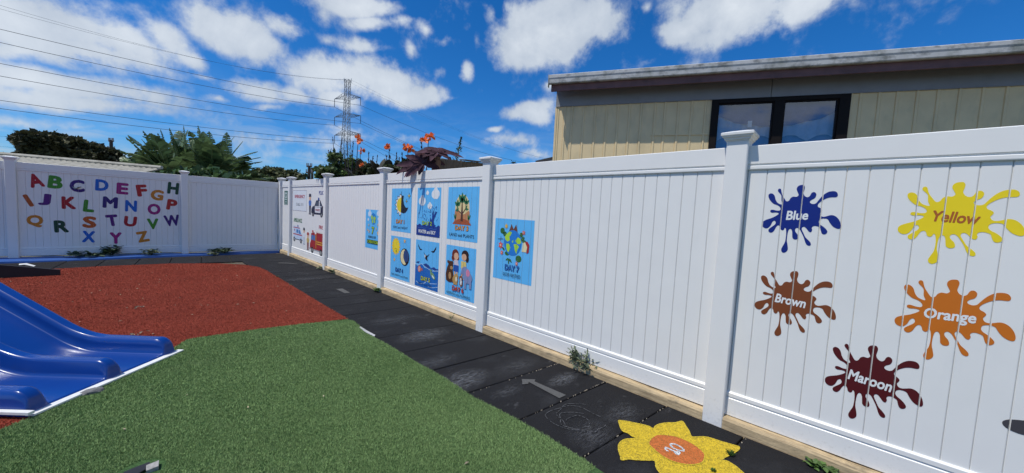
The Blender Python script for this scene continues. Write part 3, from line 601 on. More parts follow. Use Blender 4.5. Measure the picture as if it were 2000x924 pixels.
def car():
    wheel = lambda x: ell(x, .12, .085, .12, 16)
    return [('body', (.015, .015, .045), [[(.0, .20), (.02, .42), (.10, .52), (.26, .58), (.38, .84), (.44, .86), (.70, .86), (.86, .58), (.99, .54), (1, .16), (.9, .12), (.1, .12)]]),
            ('door', (.75, .77, .80), [rc(.30, .22, .72, .50), [(.28, .56), (.80, .56), (.80, .52), (.28, .52)], [(.60, .56), (.66, .56), (.66, .84), (.60, .84)]]), ('window*', (.06, .08, .12), [[(.33, .58), (.41, .80), (.58, .80), (.58, .58)], [(.68, .58), (.68, .80), (.80, .60)]]),
            ('tyre*', (.02, .02, .02), [wheel(.15), wheel(.80)]), ('rim*', (.25, .25, .27), [ell(.15, .12, .045, .065, 12), ell(.80, .12, .045, .065, 12)]), ('beacon', (.01, .05, .30), [[(.52, .86), (.64, .86), (.62, 1.0), (.54, 1.0)]]), ('door_lettering', (.35, .04, .06), [txt('POLICE', .51, .36, .32, .10, .03)])]
B = box_px(608, 386, 633.5, 424); decal('wall_sticker', 'sticker of a black and white police car on the fence', 'wall sticker', FR, *B[:2], B[2], B[3], car())
B = box_px(623, 373, 634, 380.5); decal('word_sticker', 'dark blue POLICE lettering above the police car sticker', 'lettering', FR, *B[:2], B[2], B[3], [('lettering', (.015, .04, .28), [txt('POLICE', .5, .5, 1, 1, .03)])])
B = box_px(573.8, 426.5, 589.8, 434); decal('word_sticker', 'green AMBULANCE lettering above the ambulance sticker', 'lettering', FR, *B[:2], B[2], B[3], [('lettering', (.02, .16, .05), [txt('AMBULANCE', .5, .5, 1, 1, .03)])])
B = box_px(623, 441, 630.3, 447.5); decal('word_sticker', 'red FIRE lettering above the fire engine sticker', 'lettering', FR, *B[:2], B[2], B[3], [('lettering', (.45, .02, .05), [txt('FIRE', .5, .5, 1, 1, .03)])])
B = box_px(572.6, 440, 591, 473)
decal('wall_sticker', 'sticker of a white ambulance with red stripes', 'wall sticker', FR, *B[:2], B[2], B[3], [
  ('body', (.52, .63, .80), [[(.02, .18), (.02, .95), (.70, .90), (.85, .62), (.97, .48), (1, .15)]]), ('red_stripe*', (.42, .02, .04), [rc(.02, .82, .70, .87), rc(.02, .42, .95, .48), rc(.14, .62, .18, .76), rc(.11, .67, .21, .71)]),
  ('window*', (.05, .20, .50), [rc(.36, .55, .56, .75), [(.62, .52), (.62, .76), (.72, .74), (.84, .52)]]), ('sill', (.02, .03, .06), [rc(.04, .14, 1, .18)]), ('tyre*', (.02, .02, .03), [ell(.14, .14, .10, .14), ell(.84, .12, .10, .14)]), ('rim*', (.4, .4, .42), [ell(.14, .14, .05, .07), ell(.84, .12, .05, .07)]), ('beacon', (.02, .06, .35), [rc(.48, .90, .56, 1.02)])])
B = box_px(591.6, 444.5, 596, 477.5); decal('wall_sticker', 'sticker of a medic in white coat right of the ambulance', 'wall sticker', FR, *B[:2], B[2], B[3], man(SKIN, (.02, .015, .02), (.70, .76, .84), (.55, .62, .72), (.02, .06, .2)))
B = box_px(598.6, 453.5, 604.2, 488.5); decal('wall_sticker', 'sticker of a firefighter in brown and yellow gear left of the fire engine', 'wall sticker', FR, *B[:2], B[2], B[3], man(SKIN, (.38, .04, .03), (.55, .38, .10), (.25, .05, .04)))
B = box_px(603.8, 451, 632.4, 497)
decal('wall_sticker', 'sticker of a red fire engine with yellow stripes', 'wall sticker', FR, *B[:2], B[2], B[3], [
  ('body', (.36, .015, .02), [[(.05, .18), (.06, .40), (.12, .52), (.14, .86), (.38, .92), (.40, .84), (.50, .86), (.52, .98), (.98, .96), (1, .14)]]), ('bumper', (.35, .36, .38), [rc(0, .16, .2, .21), rc(.2, .14, .98, .19)]),
  ('window*', (.05, .20, .48), [[(.15, .58), (.17, .78), (.30, .79), (.30, .57)], rc(.32, .57, .42, .79)]), ('yellow_stripe*', (.70, .42, .04), [rc(.52, .52, .98, .56), rc(.52, .43, .98, .47), rc(.47, .25, .50, .86)]), ('ladder', (.72, .70, .62), [rc(.55, .92, .98, .98)]),
  ('tyre*', (.015, .015, .02), [ell(.23, .14, .085, .14), ell(.83, .12, .09, .15)]), ('rim*', (.35, .36, .34), [ell(.23, .14, .045, .075), ell(.83, .12, .05, .085)]), ('beacon', (.5, .03, .03), [rc(.22, .90, .30, 1.0)])])

# paint splats: one outline, five colours and a grey one at the frame edge
SP = [(470,110),(480,90),(500,75),(530,68),(555,70),(567,95),(560,130),(550,165),(560,195),(580,212),(605,215),(628,200),(645,170),(665,155),(690,158),(705,180),(698,210),(680,232),(645,250),(628,270),(635,288),(665,298),(700,290),(725,262),(765,215),(810,175),(860,150),(915,143),(950,155),(965,185),(955,210),(930,217),(880,218),(830,230),(780,255),(740,285),(722,312),(730,335),(755,348),(775,370),(762,395),(750,412),(760,440),(790,452),(830,445),(880,432),(920,438),(955,460),(985,500),(1000,550),(995,585),(975,598),(940,590),(900,565),(865,520),(845,485),(810,473),(770,475),(742,490),(735,520),(750,545),(790,572),(820,600),(838,630),(825,655),(795,665),(770,650),(757,610),(750,585),(725,570),(690,562),(660,570),(650,590),(655,610),(640,637),(615,630),(595,605),(575,582),(555,572),(535,580),(530,605),(550,650),(575,700),(610,735),(635,765),(638,790),(620,802),(590,790),(570,755),(553,700),(530,650),(505,605),(480,587),(458,592),(448,610),(455,635),(478,665),(487,700),(475,722),(440,725),(418,705),(415,670),(413,625),(400,600),(380,602),(365,630),(355,680),(350,740),(358,790),(362,840),(345,870),(315,885),(290,875),(282,845),(300,805),(325,760),(338,700),(342,640),(338,595),(325,585),(315,605),(295,615),(275,600),(270,575),(258,557),(235,560),(215,585),(195,620),(165,643),(135,635),(128,610),(145,590),(180,565),(210,540),(215,515),(200,498),(175,515),(155,555),(125,585),(90,590),(60,570),(52,535),(70,505),(110,485),(170,465),(220,440),(250,418),(245,405),(215,400),(175,403),(152,392),(155,373),(180,367),(230,378),(265,375),(275,355),(262,330),(235,312),(190,295),(150,255),(130,215),(132,185),(155,170),(185,178),(205,205),(215,245),(235,280),(265,298),(290,305),(298,295),(285,260),(285,205),(275,180),(248,150),(243,130),(258,113),(278,118),(285,145),(295,185),(320,230),(345,265),(375,258),(395,228),(425,210),(465,212),(485,200),(492,185),(480,155),(470,130)]
def catmull(P, k=3):
    out = []; n = len(P)
    for i in range(n):
        p0, p1, p2_, p3 = (Vector((*P[(i+j-1) % n], 0)) for j in range(4))
        for q in range(k):
            t = q/k; v = .5*((2*p1)+(p2_-p0)*t+(2*p0-5*p1+4*p2_-p3)*t*t+(3*p1-p0-3*p2_+p3)*t*t*t); out.append((v.x, v.y))
    return out
SPF = [fpx(1480+x/6.159, 350+y/6.159) for x, y in catmull(SP)]
s_u = [p[0] for p in SPF]; s_z = [p[1] for p in SPF]
SPN = [((max(s_u)-u)/(max(s_u)-min(s_u)), (z-min(s_z))/(max(s_z)-min(s_z))) for u, z in SPF]
def splat(word, col, label, l, r, t, b_, wcol, tw=.36, cy=.60, shear=0., cx=.47, rot=0):
    uL = fpx(*l)[0]; uR = fpx(*r)[0] if word else fpx(*l)[0]-.95; zT = fpx(*t)[1]; zB = fpx(*b_)[1]
    off = 1.035
    out = [((x-.5)*1.0+.5, y) for x, y in SPN]
    lay = [('splat', col, [out])]
    if word: lay += [('lettering', wcol, [txt(word, cx, cy, tw, .125 if 'g' not in word else .155, .03, shear, rot)])]
    decal('paint_splat_sticker', label, 'wall sticker', FR, uL, uR, zB, zT, lay, 'paint splat stickers naming colours', gap=.0055)
def z6(x, y, s, ox, oy): return (ox+x/s, oy+y/s)
splat('Blue', (.002, .018, .20), 'dark blue paint splat sticker reading Blue, upper left of the splats', z6(52,535,6.159,1480,350), z6(1000,560,6.159,1480,350), z6(530,68,6.159,1480,350), z6(315,885,6.159,1480,350), WH, .27, .56, .12, .465, 3)
splat('Yellow', (.86, .66, .012), 'yellow paint splat sticker reading Yellow in brown, upper right', z6(73,450,4.862,1740,340), z6(1262,640,4.862,1740,340), z6(830,73,4.862,1740,340), z6(300,845,4.862,1740,340), (.42, .12, .02), .38, .58, .1, .475, -3)
splat('Orange', (.58, .155, .012), 'orange paint splat sticker reading Orange, below the yellow one', z6(38,465,5.4346,1740,540), z6(1325,650,5.4346,1740,540), z6(655,30,5.4346,1740,540), z6(400,885,5.4346,1740,540), WH, .43, .555, .1, .475, 3)
splat('Brown', (.20, .055, .018), 'brown paint splat sticker reading Brown, below the blue one', z6(262,153,2.2875,1360,520), z6(619,270,2.2875,1360,520), z6(470,25,2.2875,1360,520), z6(330,305,2.2875,1360,520), WH, .37, .56, .1, .46, -3)
splat('Maroon', (.085, .006, .010), 'maroon paint splat sticker reading Maroon, lowest full splat', z6(575,498,2.2875,1360,520), z6(1009,645,2.2875,1360,520), z6(815,358,2.2875,1360,520), z6(678,676,2.2875,1360,520), WH, .44, .55, .1, .48, -4)
splat(None, (.06, .055, .065), 'dark grey paint splat sticker cut off by the right frame edge', (1957, 826), (2120, 860), (1990, 708), (1990, 921), WH)

# alphabet on the far fence
def lpx(px, py): 
    p = on_plane(px, py, FL(0, -.012, 0), FL_N); return (p-FL_P).dot(FL_U), p.z+.03
LET = [('A',200,325,76,84,14,(.38,.006,.02),'crimson'),('B',313,335,72,80,-6,(.05,.24,.02),'green'),('C',435,356,70,84,0,(.035,.008,.16),'indigo'),('D',575,352,64,74,-3,(.01,.12,.50),'blue'),('E',691,371,64,62,-3,(.30,.015,.17),'magenta'),('F',800,382,66,54,7,(.42,.02,.02),'red'),('G',886,407,60,72,-8,(.55,.20,.02),'orange'),('H',977,369,66,62,-5,(.01,.06,.03),'dark green'),
('I',160,438,70,16,22,(.42,.09,.015),'rust orange'),('J',252,432,68,56,-6,(.09,.01,.17),'purple'),('K',388,451,70,80,0,(.36,.01,.02),'crimson'),('L',502,469,68,58,-6,(.05,.24,.02),'green'),('M',622,449,64,84,-3,(.03,.012,.15),'dark violet'),('N',739,469,64,66,-2,(.01,.12,.50),'blue'),('O',869,487,62,74,0,(.30,.015,.17),'magenta'),('P',970,462,60,54,-8,(.42,.025,.02),'red'),
('Q',196,554,70,96,-4,(.55,.20,.02),'orange'),('R',346,584,68,80,2,(.01,.055,.03),'dark green'),('S',505,560,66,72,-3,(.50,.10,.015),'orange red'),('T',632,550,64,66,7,(.09,.01,.17),'purple'),('U',735,556,58,70,-6,(.36,.01,.02),'crimson'),('V',862,570,60,64,2,(.05,.24,.02),'green'),('W',970,551,62,92,7,(.05,.012,.16),'violet'),
('X',500,642,64,74,-3,(.01,.12,.50),'blue'),('Y',653,650,64,68,0,(.32,.015,.17),'magenta'),('Z',805,642,60,66,12,(.55,.20,.02),'orange')]
for ch, x, y, h, w, rot, col, cn in LET:
    cx, cy = x/2.8875, 240+y/2.8875; hw, hh = w/2.8875/2, h/2.8875/2
    ua, _ = lpx(cx-hw, cy); ub, _ = lpx(cx+hw, cy); _, zt = lpx(cx, cy-hh); _, zb = lpx(cx, cy+hh)
    W_, H_ = ua-ub, zt-zb; org = ((ua+ub)/2, (zt+zb)/2)
    T = [txt(ch, 0, 0, W_*.88, H_*.88, .05, 0, rot)]
    me = decal_mesh(FLF, org[0], org[1], tris(T), -.0115, .0018, FLF(org[0], -.0115, org[1]))
    o = link('letter_sticker', me, pmat(col)); o.location = FLF(org[0], -.0115, org[1])
    tag(o, '%s capital letter %s sticker on the shaded far fence' % (cn, ch), 'letter', 'alphabet letter stickers')

# ------------------------------------------------------------------ slide
def sstep(a, b, x): t = min(1, max(0, (x-a)/(b-a))); return t*t*(3-2*t)
SO = Vector((-2.56, 4.25, 0)); SU = Vector((-.7071, .7071, 0)); SW = Vector((-.7071, -.7071, 0)); WID = 1.0
def SL(s, w, z): return SO + SU*s + SW*w + Vector((0, 0, z))
def bed(s):
    if s < .50: return .030
    if s < .86: t = (s-.50)/.36; return .030 + .5*t*t*.36*.57
    return .030 + .5*.36*.57 + (s-.86)*.57
def rail(w):
    r = 0
    for c in (.055, .50, .945):
        d = abs(w-c); r = max(r, 1-sstep(.034, .058, d))
    return r
def slide():
    t = empty('double_slide', SL(0, .5, 0), 'glossy blue plastic double slide with three raised side rails on white base boards', 'slide')
    ss = [-.014, -.012, -.008, 0, .008, .016, .026, .04, .055, .07, .085, .10, .12, .15] + [.2+.05*i for i in range(7)] + [.53+.03*i for i in range(14)] + [1+.12*i for i in range(13)]
    ws = sorted(set([0, .004] + [round(.010*i, 4) for i in range(1, 100)] + [.996, 1.0]))
    vs = []; fs = []
    for s in ss:
        b0 = bed(s); end = math.sqrt(max(0, 1-((.085-s)/.10)**2)) if s < .085 else 1
        lip = 1 if s > .0 else max(0, (s+.014)/.014)
        for w in ws:
            dish = .012*math.cos((((w % .445)-.27)/.20)*1.2) if .1 < w < .9 else 0
            edge = .012*(1-sstep(0, .012, min(w, WID-w)))
            z = b0*lip**.6 + rail(w)*.122*end*lip - edge + .002
            vs.append(SL(s, w, z))
    n = len(ws)
    for i in range(len(ss)-1):
        for j in range(n-1): fs.append((i*n+j, i*n+j+1, (i+1)*n+j+1, (i+1)*n+j))
    # skirts down the sides and front
    def skirt(idx, dz):
        k = len(vs)
        for i in idx: p = vs[i]; vs.append(Vector((p.x, p.y, max(.004, p.z-dz))))
        for a in range(len(idx)-1): fs.append((idx[a], idx[a+1], k+a+1, k+a))
    skirt([i*n for i in range(len(ss))], .15); skirt([i*n+n-1 for i in range(len(ss))], .15)
    b = MB(); b.add(vs, fs); ch = b.build('chute', M['slide'], t, True)
    b = MB(); b.prism([(-.05, .000), (.0, .000), (.0, .012), (-.05, .012)], -.03, 1.0, lambda s, z, w: SL(s-.004, w, z+.010+.010*math.sin(w*3.0))); b.build('front_board', M['whiteboard'], t)
    b = MB(); b.prism([(.0, .0), (.030, .0), (.030, .016), (.0, .016)], .0, 1.0, lambda w, z, s: SL(s-.06, 1.0+w, z+.034)); b.build('side_board', M['whiteboard'], t)
    b = MB(); b.prism([(-.03, .0), (.028, .0), (.028, .016), (-.03, .016)], .22, 1.2, lambda w, z, s: SL(s-.02, 1.0+w, z+.006)); b.build('side_board', M['whiteboard'], t)
    s1 = ss[-1]; zt = bed(s1)
    b = MB(); b.add([SL(s1-.02, -.05, zt-.04), SL(s1+.9, -.05, zt-.04), SL(s1+.9, 1.05, zt-.04), SL(s1-.02, 1.05, zt-.04), SL(s1-.02, -.05, zt), SL(s1+.9, -.05, zt), SL(s1+.9, 1.05, zt), SL(s1-.02, 1.05, zt)],
        [(0,3,2,1),(4,5,6,7),(0,1,5,4),(1,2,6,5),(2,3,7,6),(3,0,4,7)]); b.build('deck', M['whiteboard'], t)
    for s, w in ((s1+.03, 0), (s1+.03, 1), (s1+.85, 0), (s1+.85, 1)):
        b = MB(); b.tube([SL(s, w, 0), SL(s, w, zt-.04)], .04, 8); b.build('leg', M['steel'], t)
slide()
def pebble(name, label, cat, c, r, mt, seed=1, sq=1., flat=.5, group=None):
    bm = bmesh.new(); bmesh.ops.create_icosphere(bm, subdivisions=2, radius=1); rn = random.Random(seed)
    for v in bm.verts:
        k = 1+rn.uniform(-.16, .16); v.co = Vector((v.co.x*r*k, v.co.y*r*sq*k, v.co.z*r*flat*k))
    me = bpy.data.meshes.new(name); bm.to_mesh(me); bm.free(); o = link(name, me, mt); o.location = c; return tag(o, label, cat, group)
g_ = ground(180, 769); pebble('concrete_lump', 'grey broken concrete lump wedged under the white board of the slide', 'stone', (g_.x, g_.y, .012), .06, mat('dark_concrete', (.16, .16, .16), .9, .3, 30, .5, 90), 2, .6, .4)
# block sunk in the turf at the bottom edge
b = MB(); g_ = ground(297, 918); b.prism([(-.022, -.030), (.022, -.034), (.026, .020), (-.020, .022)], -.02, .026, lambda x, y, z: Vector((g_.x+x, g_.y+y, z+x*.12)))
tag(b.build('concrete_block', mat('weathered_block', (.30, .29, .27), .9, .3, 60, .5, 120), None, origin=g_), 'small grey concrete block sunk in a hole in the green turf', 'block')
b = MB(); g2 = ground(270, 922); b.add([(g2.x+x, g2.y+y, .012+random.uniform(0, .012)) for x, y in ((-.05, -.03), (0, -.05), (.05, -.02), (.04, .025), (-.01, .03), (-.05, .015))], [(0, 1, 2, 3, 4, 5)])  # flat black patch laid in for the dark soil hole around the block
tag(b.build('soil_hole_patch', M['blackboard'], None, origin=(g2.x, g2.y, .01)), 'flat black patch added for the dark soil hole beside the sunken concrete block', 'patch')
# white strip at the torn edge of the green turf
b = MB(); P = [ground(*p) for p in ((702, 640), (716, 649), (731, 657), (729, 660), (712, 652), (700, 642))]; b.add([(p.x+.012, p.y, .013) for p in P], [tuple(range(6))])
tag(b.build('white_strip', M['concrete'], None, origin=P[0]), 'strip of white backing showing at the torn edge of green turf', 'strip')
# black ramp sheet at the left
def black_sheet():
    A = ground(117, 538); d_ = (A-EYE).to_2d().length; B_ = ground(0, 544); hA = at(117, 527.3, d_).z; hB = at(0, 517.5, (B_-EYE).to_2d().length).z
    v = (B_-A)*1.7; hC = hA+(hB-hA)*1.7; n = Vector((v.y, -v.x, 0)).normalized()*.05
    if n.y < 0: n = -n
    b = MB(); C_ = A+v; up_ = lambda p, h: Vector((p.x, p.y, h))
    b.add([up_(A, 0), up_(C_, 0), up_(C_+n, 0), up_(A+n, 0), up_(A, hA), up_(C_, hC), up_(C_+n, hC), up_(A+n, hA)], [(0,3,2,1),(4,5,6,7),(0,1,5,4),(1,2,6,5),(2,3,7,6),(3,0,4,7)])
    tag(b.build('rubber_ramp', M['blackboard'], None, origin=A), 'black rubber wedge standing on the red turf at the left edge', 'ramp')
black_sheet()
b = MB(); g_ = ground(52, 520.5); b.add([(g_.x+x, g_.y+y, z) for x, y, z in ((-.08, .02, .05), (0, .03, .055), (.10, -.02, .01), (.08, -.05, .0), (-.02, -.02, .04), (-.08, -.02, .035))], [(0, 1, 4, 5), (1, 2, 3, 4)])
tag(b.build('white_offcut', M['whiteboard'], None, origin=g_), 'curved white plastic offcut lying behind the black wedge', 'offcut')
# chalk lines painted on the tiles
def marks(name, label, cat, polys, mt, z=.0035, parent=None):
    T = tris(polys); xs = [p[0] for t in T for p in t[:3]]; ys = [p[1] for t in T for p in t[:3]]; o_ = Vector((sum(xs)/len(xs), sum(ys)/len(ys), 0))
    b = MB()
    for t in T:
        a = (t[1][0]-t[0][0])*(t[2][1]-t[0][1])-(t[2][0]-t[0][0])*(t[1][1]-t[0][1])
        if a < 0: t = [t[0], t[2], t[1], t[3]]
        b.add([(x, y, z+(t[3] % 9)*4e-5) for x, y in t[:3]], [(0, 1, 2)])
    o = b.build(name, mt, parent, origin=o_, fix=False)
    if label: tag(o, label, cat)
    return o
gp = lambda pts, s, ox, oy: [(lambda p: (p.x, p.y))(ground(ox+x/s, oy+y/s)) for x, y in pts]
greypaint = pmat((.16, .16, .155), True); white_chalk = streaks(mat('white_chalk', (.55, .58, .60), .95, .1, 60, spec=.1), (.05, .05, .05), .50, .60, (1, 1, 1), 120, .8, 3)
faint = streaks(mat('faint_chalk', (.085, .087, .092), .95, .1, 60, spec=.1), (.017, .018, .02), .48, .58, (1, 1, 1), 60, 1., 3)
greyt = streaks(mat('grey_tape', (.10, .10, .098), .9, .1, 60, .5, 300, spec=.15), (.07, .07, .072), .5, .65, (1, 1, 1), 140, .7, 3)
marks('painted_arrow', 'worn grey arrow painted across two black tiles, pointing away', 'marking', [gp([(362,368),(443,370),(437,382),(625,463),(585,482),(403,385),(400,396),(366,400)], 3.04, 900, 620)], greyt)
marks('tape_patch', 'faded grey tape patch on a black tile further along the path', 'tape', [gp([(720,392),(782,388),(848,426),(800,430)], 4.62, 500, 480)], greyt)
marks('painted_line', 'thin pale line painted on a far black tile near the corner', 'marking', [gp([(202,154),(290,155),(370,164),(370,167),(290,161),(203,159)], 4.62, 500, 480)], greyt)
FLW = [(185,270),(300,285),(395,305),(480,322),(560,345),(622,375),(640,345),(700,315),(800,300),(890,300),(965,280),(990,290),(1020,340),(1060,400),(1085,465),(1130,480),(1240,475),(1330,490),(1450,530),(1560,560),(1640,585),(1690,600),(1680,640),(1600,690),(1500,740),(1430,800),(1500,775),(1560,790),(1640,840),(1710,900),(1760,960),(1650,1000),(1450,1010),(1300,985),(1180,960),(1000,1000),(820,1000),(700,930),(650,850),(640,775),(540,772),(400,765),(300,755),(215,770),(210,730),(185,660),(180,590),(205,545),(260,510),(350,500),(420,497),(350,470),(300,430),(240,410),(210,370),(190,310)]
CEN = [(560,540),(600,490),(660,455),(760,455),(900,475),(1040,530),(1160,600),(1240,670),(1262,720),(1240,790),(1180,820),(1080,830),(960,815),(830,775),(700,700),(620,630),(565,580)]
fl = empty('chalk_flower', ground(1322, 882), 'yellow chalk flower with orange centre and number 20 drawn across the nearest black tiles', 'chalk drawing')
ychalk = pmat((.66, .47, .035), True); ochalk = pmat((.58, .16, .045), True)
_w = streaks
marks('petals', None, None, [gp(catmull(FLW, 2), 6.418, 1180, 780)], ychalk, .0036, fl)
outl = gp(catmull(FLW, 2), 6.418, 1180, 780); yline = pmat((.66, .49, .045), True)
marks('petal_outline', None, None, stroke(outl+[outl[0]], .009), yline, .0044, fl)
marks('flower_centre', None, None, [gp(catmull(CEN, 2), 6.418, 1180, 780)], ochalk, .0050, fl)
cenl = gp(catmull(CEN, 2), 6.418, 1180, 780); marks('centre_outline', None, None, stroke(cenl+[cenl[0]], .007), yline, .0056, fl)
d2 = [[(290,410),(320,470),(370,505),(385,500)], [(290,400),(340,400),(420,440),(520,490),(640,540),(700,530),(735,530)], [(560,540),(620,575),(660,620),(700,585),(730,540)], [(600,560),(690,545)]]
d0 = [[(450,300),(470,350),(530,410),(610,455),(680,480),(740,490)], [(450,295),(520,285),(610,305),(700,350),(790,400),(840,450),(860,490),(800,505)], [(740,480),(800,500)]]
marks('numeral', None, None, sum([stroke(gp(l, 15.4, 1280, 850), .013) for l in d2], []), white_chalk, .0062, fl)
marks('numeral', None, None, sum([stroke(gp(l, 15.4, 1280, 850), .013) for l in d0], []), white_chalk, .0062, fl)
scr = []
rn = random.Random(5)
for k in range(4):
    c0 = (700+rn.uniform(-40, 40), 610+rn.uniform(-20, 20)); rr = rn.uniform(60, 160); ang = [i*.5 for i in range(int(rn.uniform(8, 13)))]
    scr += stroke(gp(catmull([(c0[0]+rr*rn.uniform(.85, 1.15)*math.cos(a+k), c0[1]+rr*.42*rn.uniform(.8, 1.2)*math.sin(a+k)+.15*rr*math.cos(a+k)) for a in ang], 3)[:-6], 3.04, 900, 620), .005)
marks('chalk_scribble', 'faint looping white chalk scribble on the tile beside the flower', 'chalk drawing', scr, faint)

def smudge_mat(i, sx, sy, amt, ang):
    mt, t, b = principled('chalk_smudge_%d' % i); b.inputs['Base Color'].default_value = (.42, .44, .47, 1); b.inputs['Roughness'].default_value = 1; b.inputs['Specular IOR Level'].default_value = .1
    nn = lambda k: t.nodes.new('ShaderNode'+k); tc = nn('TexCoord'); mp = nn('Mapping'); mp.inputs['Rotation'].default_value = (0, 0, ang); mp.inputs['Scale'].default_value = (1/sx, 1/sy, 0); t.links.new(tc.outputs['Object'], mp.inputs[0])
    g = nn('TexGradient'); g.gradient_type = 'SPHERICAL'; t.links.new(mp.outputs[0], g.inputs[0]); m2 = nn('Mapping'); m2.inputs['Rotation'].default_value = (0, 0, ang); m2.inputs['Scale'].default_value = (14, 60, 1); t.links.new(tc.outputs['Object'], m2.inputs[0])
    n = nn('TexNoise'); n.inputs['Detail'].default_value = 8; n.inputs['Scale'].default_value = 1; n.inputs['Roughness'].default_value = .7; t.links.new(m2.outputs[0], n.inputs[0])
    r_ = nn('MapRange'); r_.inputs[1].default_value = .42; r_.inputs[2].default_value = .72; t.links.new(n.outputs[0], r_.inputs[0])
    m = nn('Math'); m.operation = 'MULTIPLY'; t.links.new(g.outputs['Fac'], m.inputs[0]); t.links.new(r_.outputs[0], m.inputs[1]); m3 = nn('Math'); m3.operation = 'MULTIPLY'; m3.inputs[1].default_value = amt*.38; m3.use_clamp = True; t.links.new(m.outputs[0], m3.inputs[0]); t.links.new(m3.outputs[0], b.inputs['Alpha'])
    return mt
for i, (px, py, sx, sy, amt, ang, lab) in enumerate(((828, 655, .36, .20, 1.1, .4, 'pale chalk smudge on the black tile below the DAY 4 poster'), (845, 708, .34, .14, .6, .2, 'faint chalk smudge on the black tile left of the second post'), (905, 742, .30, .18, 1.3, 2.6, 'white chalk smear at the green turf edge of the black path'), (1100, 741, .22, .10, 1.2, .1, 'chalk rub on the tile above the grey arrow'), (1010, 715, .36, .16, .45, .5, 'faint chalk haze on the tile beyond the arrow'), (1215, 806, .20, .12, .5, .4, 'small chalk haze on the tile above the chalk flower'), (770, 625, .40, .18, .5, .3, 'faint chalk smudge on the black tile below the DAY 1 poster column'), (990, 765, .20, .08, .5, .7, 'small chalk streak left of the grey arrow'), (1155, 850, .2, .16, .5, 1.2, 'chalk dust below the looping scribble'), (600, 545, .45, .2, .5, .2, 'dusty smudge on the far black tiles beside the red turf'))):
    g_ = ground(px, py); b = MB(); rr = max(sx, sy)*1.02
    b.add([(g_.x+rr*math.cos(a*.5236), g_.y+rr*math.sin(a*.5236), .0022+.0002*i) for a in range(12)], [tuple(range(12))])
    x_lo = -1.03
    for q in range(12):
        x, y, z = b.v[q]; b.v[q] = (min(x, -.07), y, z)
    tag(b.build('chalk_smudge', smudge_mat(i, sx, sy, amt, ang), None, origin=(g_.x, g_.y, 0), fix=False), lab, 'chalk mark')

# ------------------------------------------------------------------ weeds and tufts
def weed(name, label, cat, P, n, h, spread, leaf, lw, mt, seed, stems=True, group=None, upright=.6):
    rn = random.Random(seed); b = MB(); st = MB()
    for i in range(n):
        a = rn.uniform(0, 2*math.pi); r = spread*math.sqrt(rn.random()); hh = h*rn.uniform(.35, 1)*(1-.4*r/spread)
        top = Vector((P.x+r*math.cos(a), P.y+r*math.sin(a), P.z+hh)); base = Vector((P.x+.25*r*math.cos(a), P.y+.25*r*math.sin(a), P.z))
        mid = (top+base)/2 + Vector((0, 0, hh*.12))
        if stems: st.tube([base, mid, top], [.0025, .002, .001], 4, False)
        m = 4 if stems else 1
        for k in range(m):
            q = top.lerp(mid, k/m) if stems else base; yaw = a+rn.uniform(-1.2, 1.2)+k*2.2; el = rn.uniform(-.1, upright)*1.3 if stems else rn.uniform(.7, 1.4)
            l = leaf*rn.uniform(.6, 1.2) if stems else hh; d = Vector((math.cos(yaw)*math.cos(el), math.sin(yaw)*math.cos(el), math.sin(el))); s = Vector((-math.sin(yaw), math.cos(yaw), rn.uniform(-.3, .3)))*lw*rn.uniform(.7, 1.2)
            dn = Vector((0, 0, -.22*l)); b.add([q, q+d*l*.35+s, q+d*l*.75+s*.7+dn*.3, q+d*l+dn, q+d*l*.75-s*.7+dn*.3, q+d*l*.35-s], [(0, 1, 2, 3), (0, 3, 4, 5)])
    if stems:
        e = empty(name, P, label, cat, group); b.build('foliage', mt, e, fix=False); st.build('stem', mt, e, fix=False); return e
    o = b.build(name, mt, None, origin=P, fix=False); return tag(o, label, cat, group)
WD = M['leafweed']; M['weedgrey'] = mat('grey_green_weed', (.13, .16, .09), .7, .3, 20, island=.45, trans=.15); M['weeddark'] = mat('dark_weed', (.05, .085, .04), .7, .3, 20, island=.45, trans=.15)
weed('weed', 'low bright green leafy weed growing against the fence post by the posters', 'weed', ground(741, 569), 26, .07, .09, .05, .017, WD, 1)
weed('weed', 'tall scraggly grey green weed growing from the timber plinth', 'weed', ground(1139, 722), 75, .24, .13, .055, .008, M['weedgrey'], 2, upright=1.)
weed('weed', 'pale broad leaved weed by the plinth below the third poster bay', 'weed', ground(655, 533), 20, .09, .12, .07, .022, M['weedgrey'], 3)
weed('weed', 'small pale weed beside the post right of the fire engine sticker', 'weed', ground(628, 525), 12, .07, .09, .05, .018, M['weedgrey'], 4)
weed('weed', 'thin seedling on the plinth right of the DAY 5 poster', 'weed', ground(884, 624), 7, .09, .03, .035, .009, WD, 5)
weed('weed', 'tiny seedling on the plinth under the DAY 5 poster', 'weed', ground(868, 611), 5, .05, .03, .03, .009, WD, 6)
weed('weed', 'small climbing sprig on the plinth below the ambulance sticker', 'weed', ground(580, 501), 9, .30, .05, .05, .014, M['weeddark'], 7, upright=1.)
weed('weed', 'broad leaved weed on the timber plinth at the bottom right', 'weed', ground(1604, 916), 16, .035, .06, .04, .014, WD, 8)
weed('weed', 'wide dark sprawling weed at the foot of the shaded fence under letter Q', 'weed', FL(3.45, .10, .02), 30, .14, .30, .11, .03, M['weeddark'], 9)
weed('weed', 'bushy dark weed climbing the shaded fence right of letter Q', 'weed', FL(3.12, .06, .02), 34, .26, .13, .10, .03, M['weeddark'], 10)
weed('weed', 'small grey green weed at the shaded fence under letters X and Y', 'weed', FL(2.52, .16, .02), 26, .15, .16, .09, .02, M['weedgrey'], 11)
weed('weed', 'spreading weed on the blue edging right of the alphabet panel', 'weed', FL(1.25, .12, .02), 40, .13, .26, .10, .024, M['weeddark'], 12)
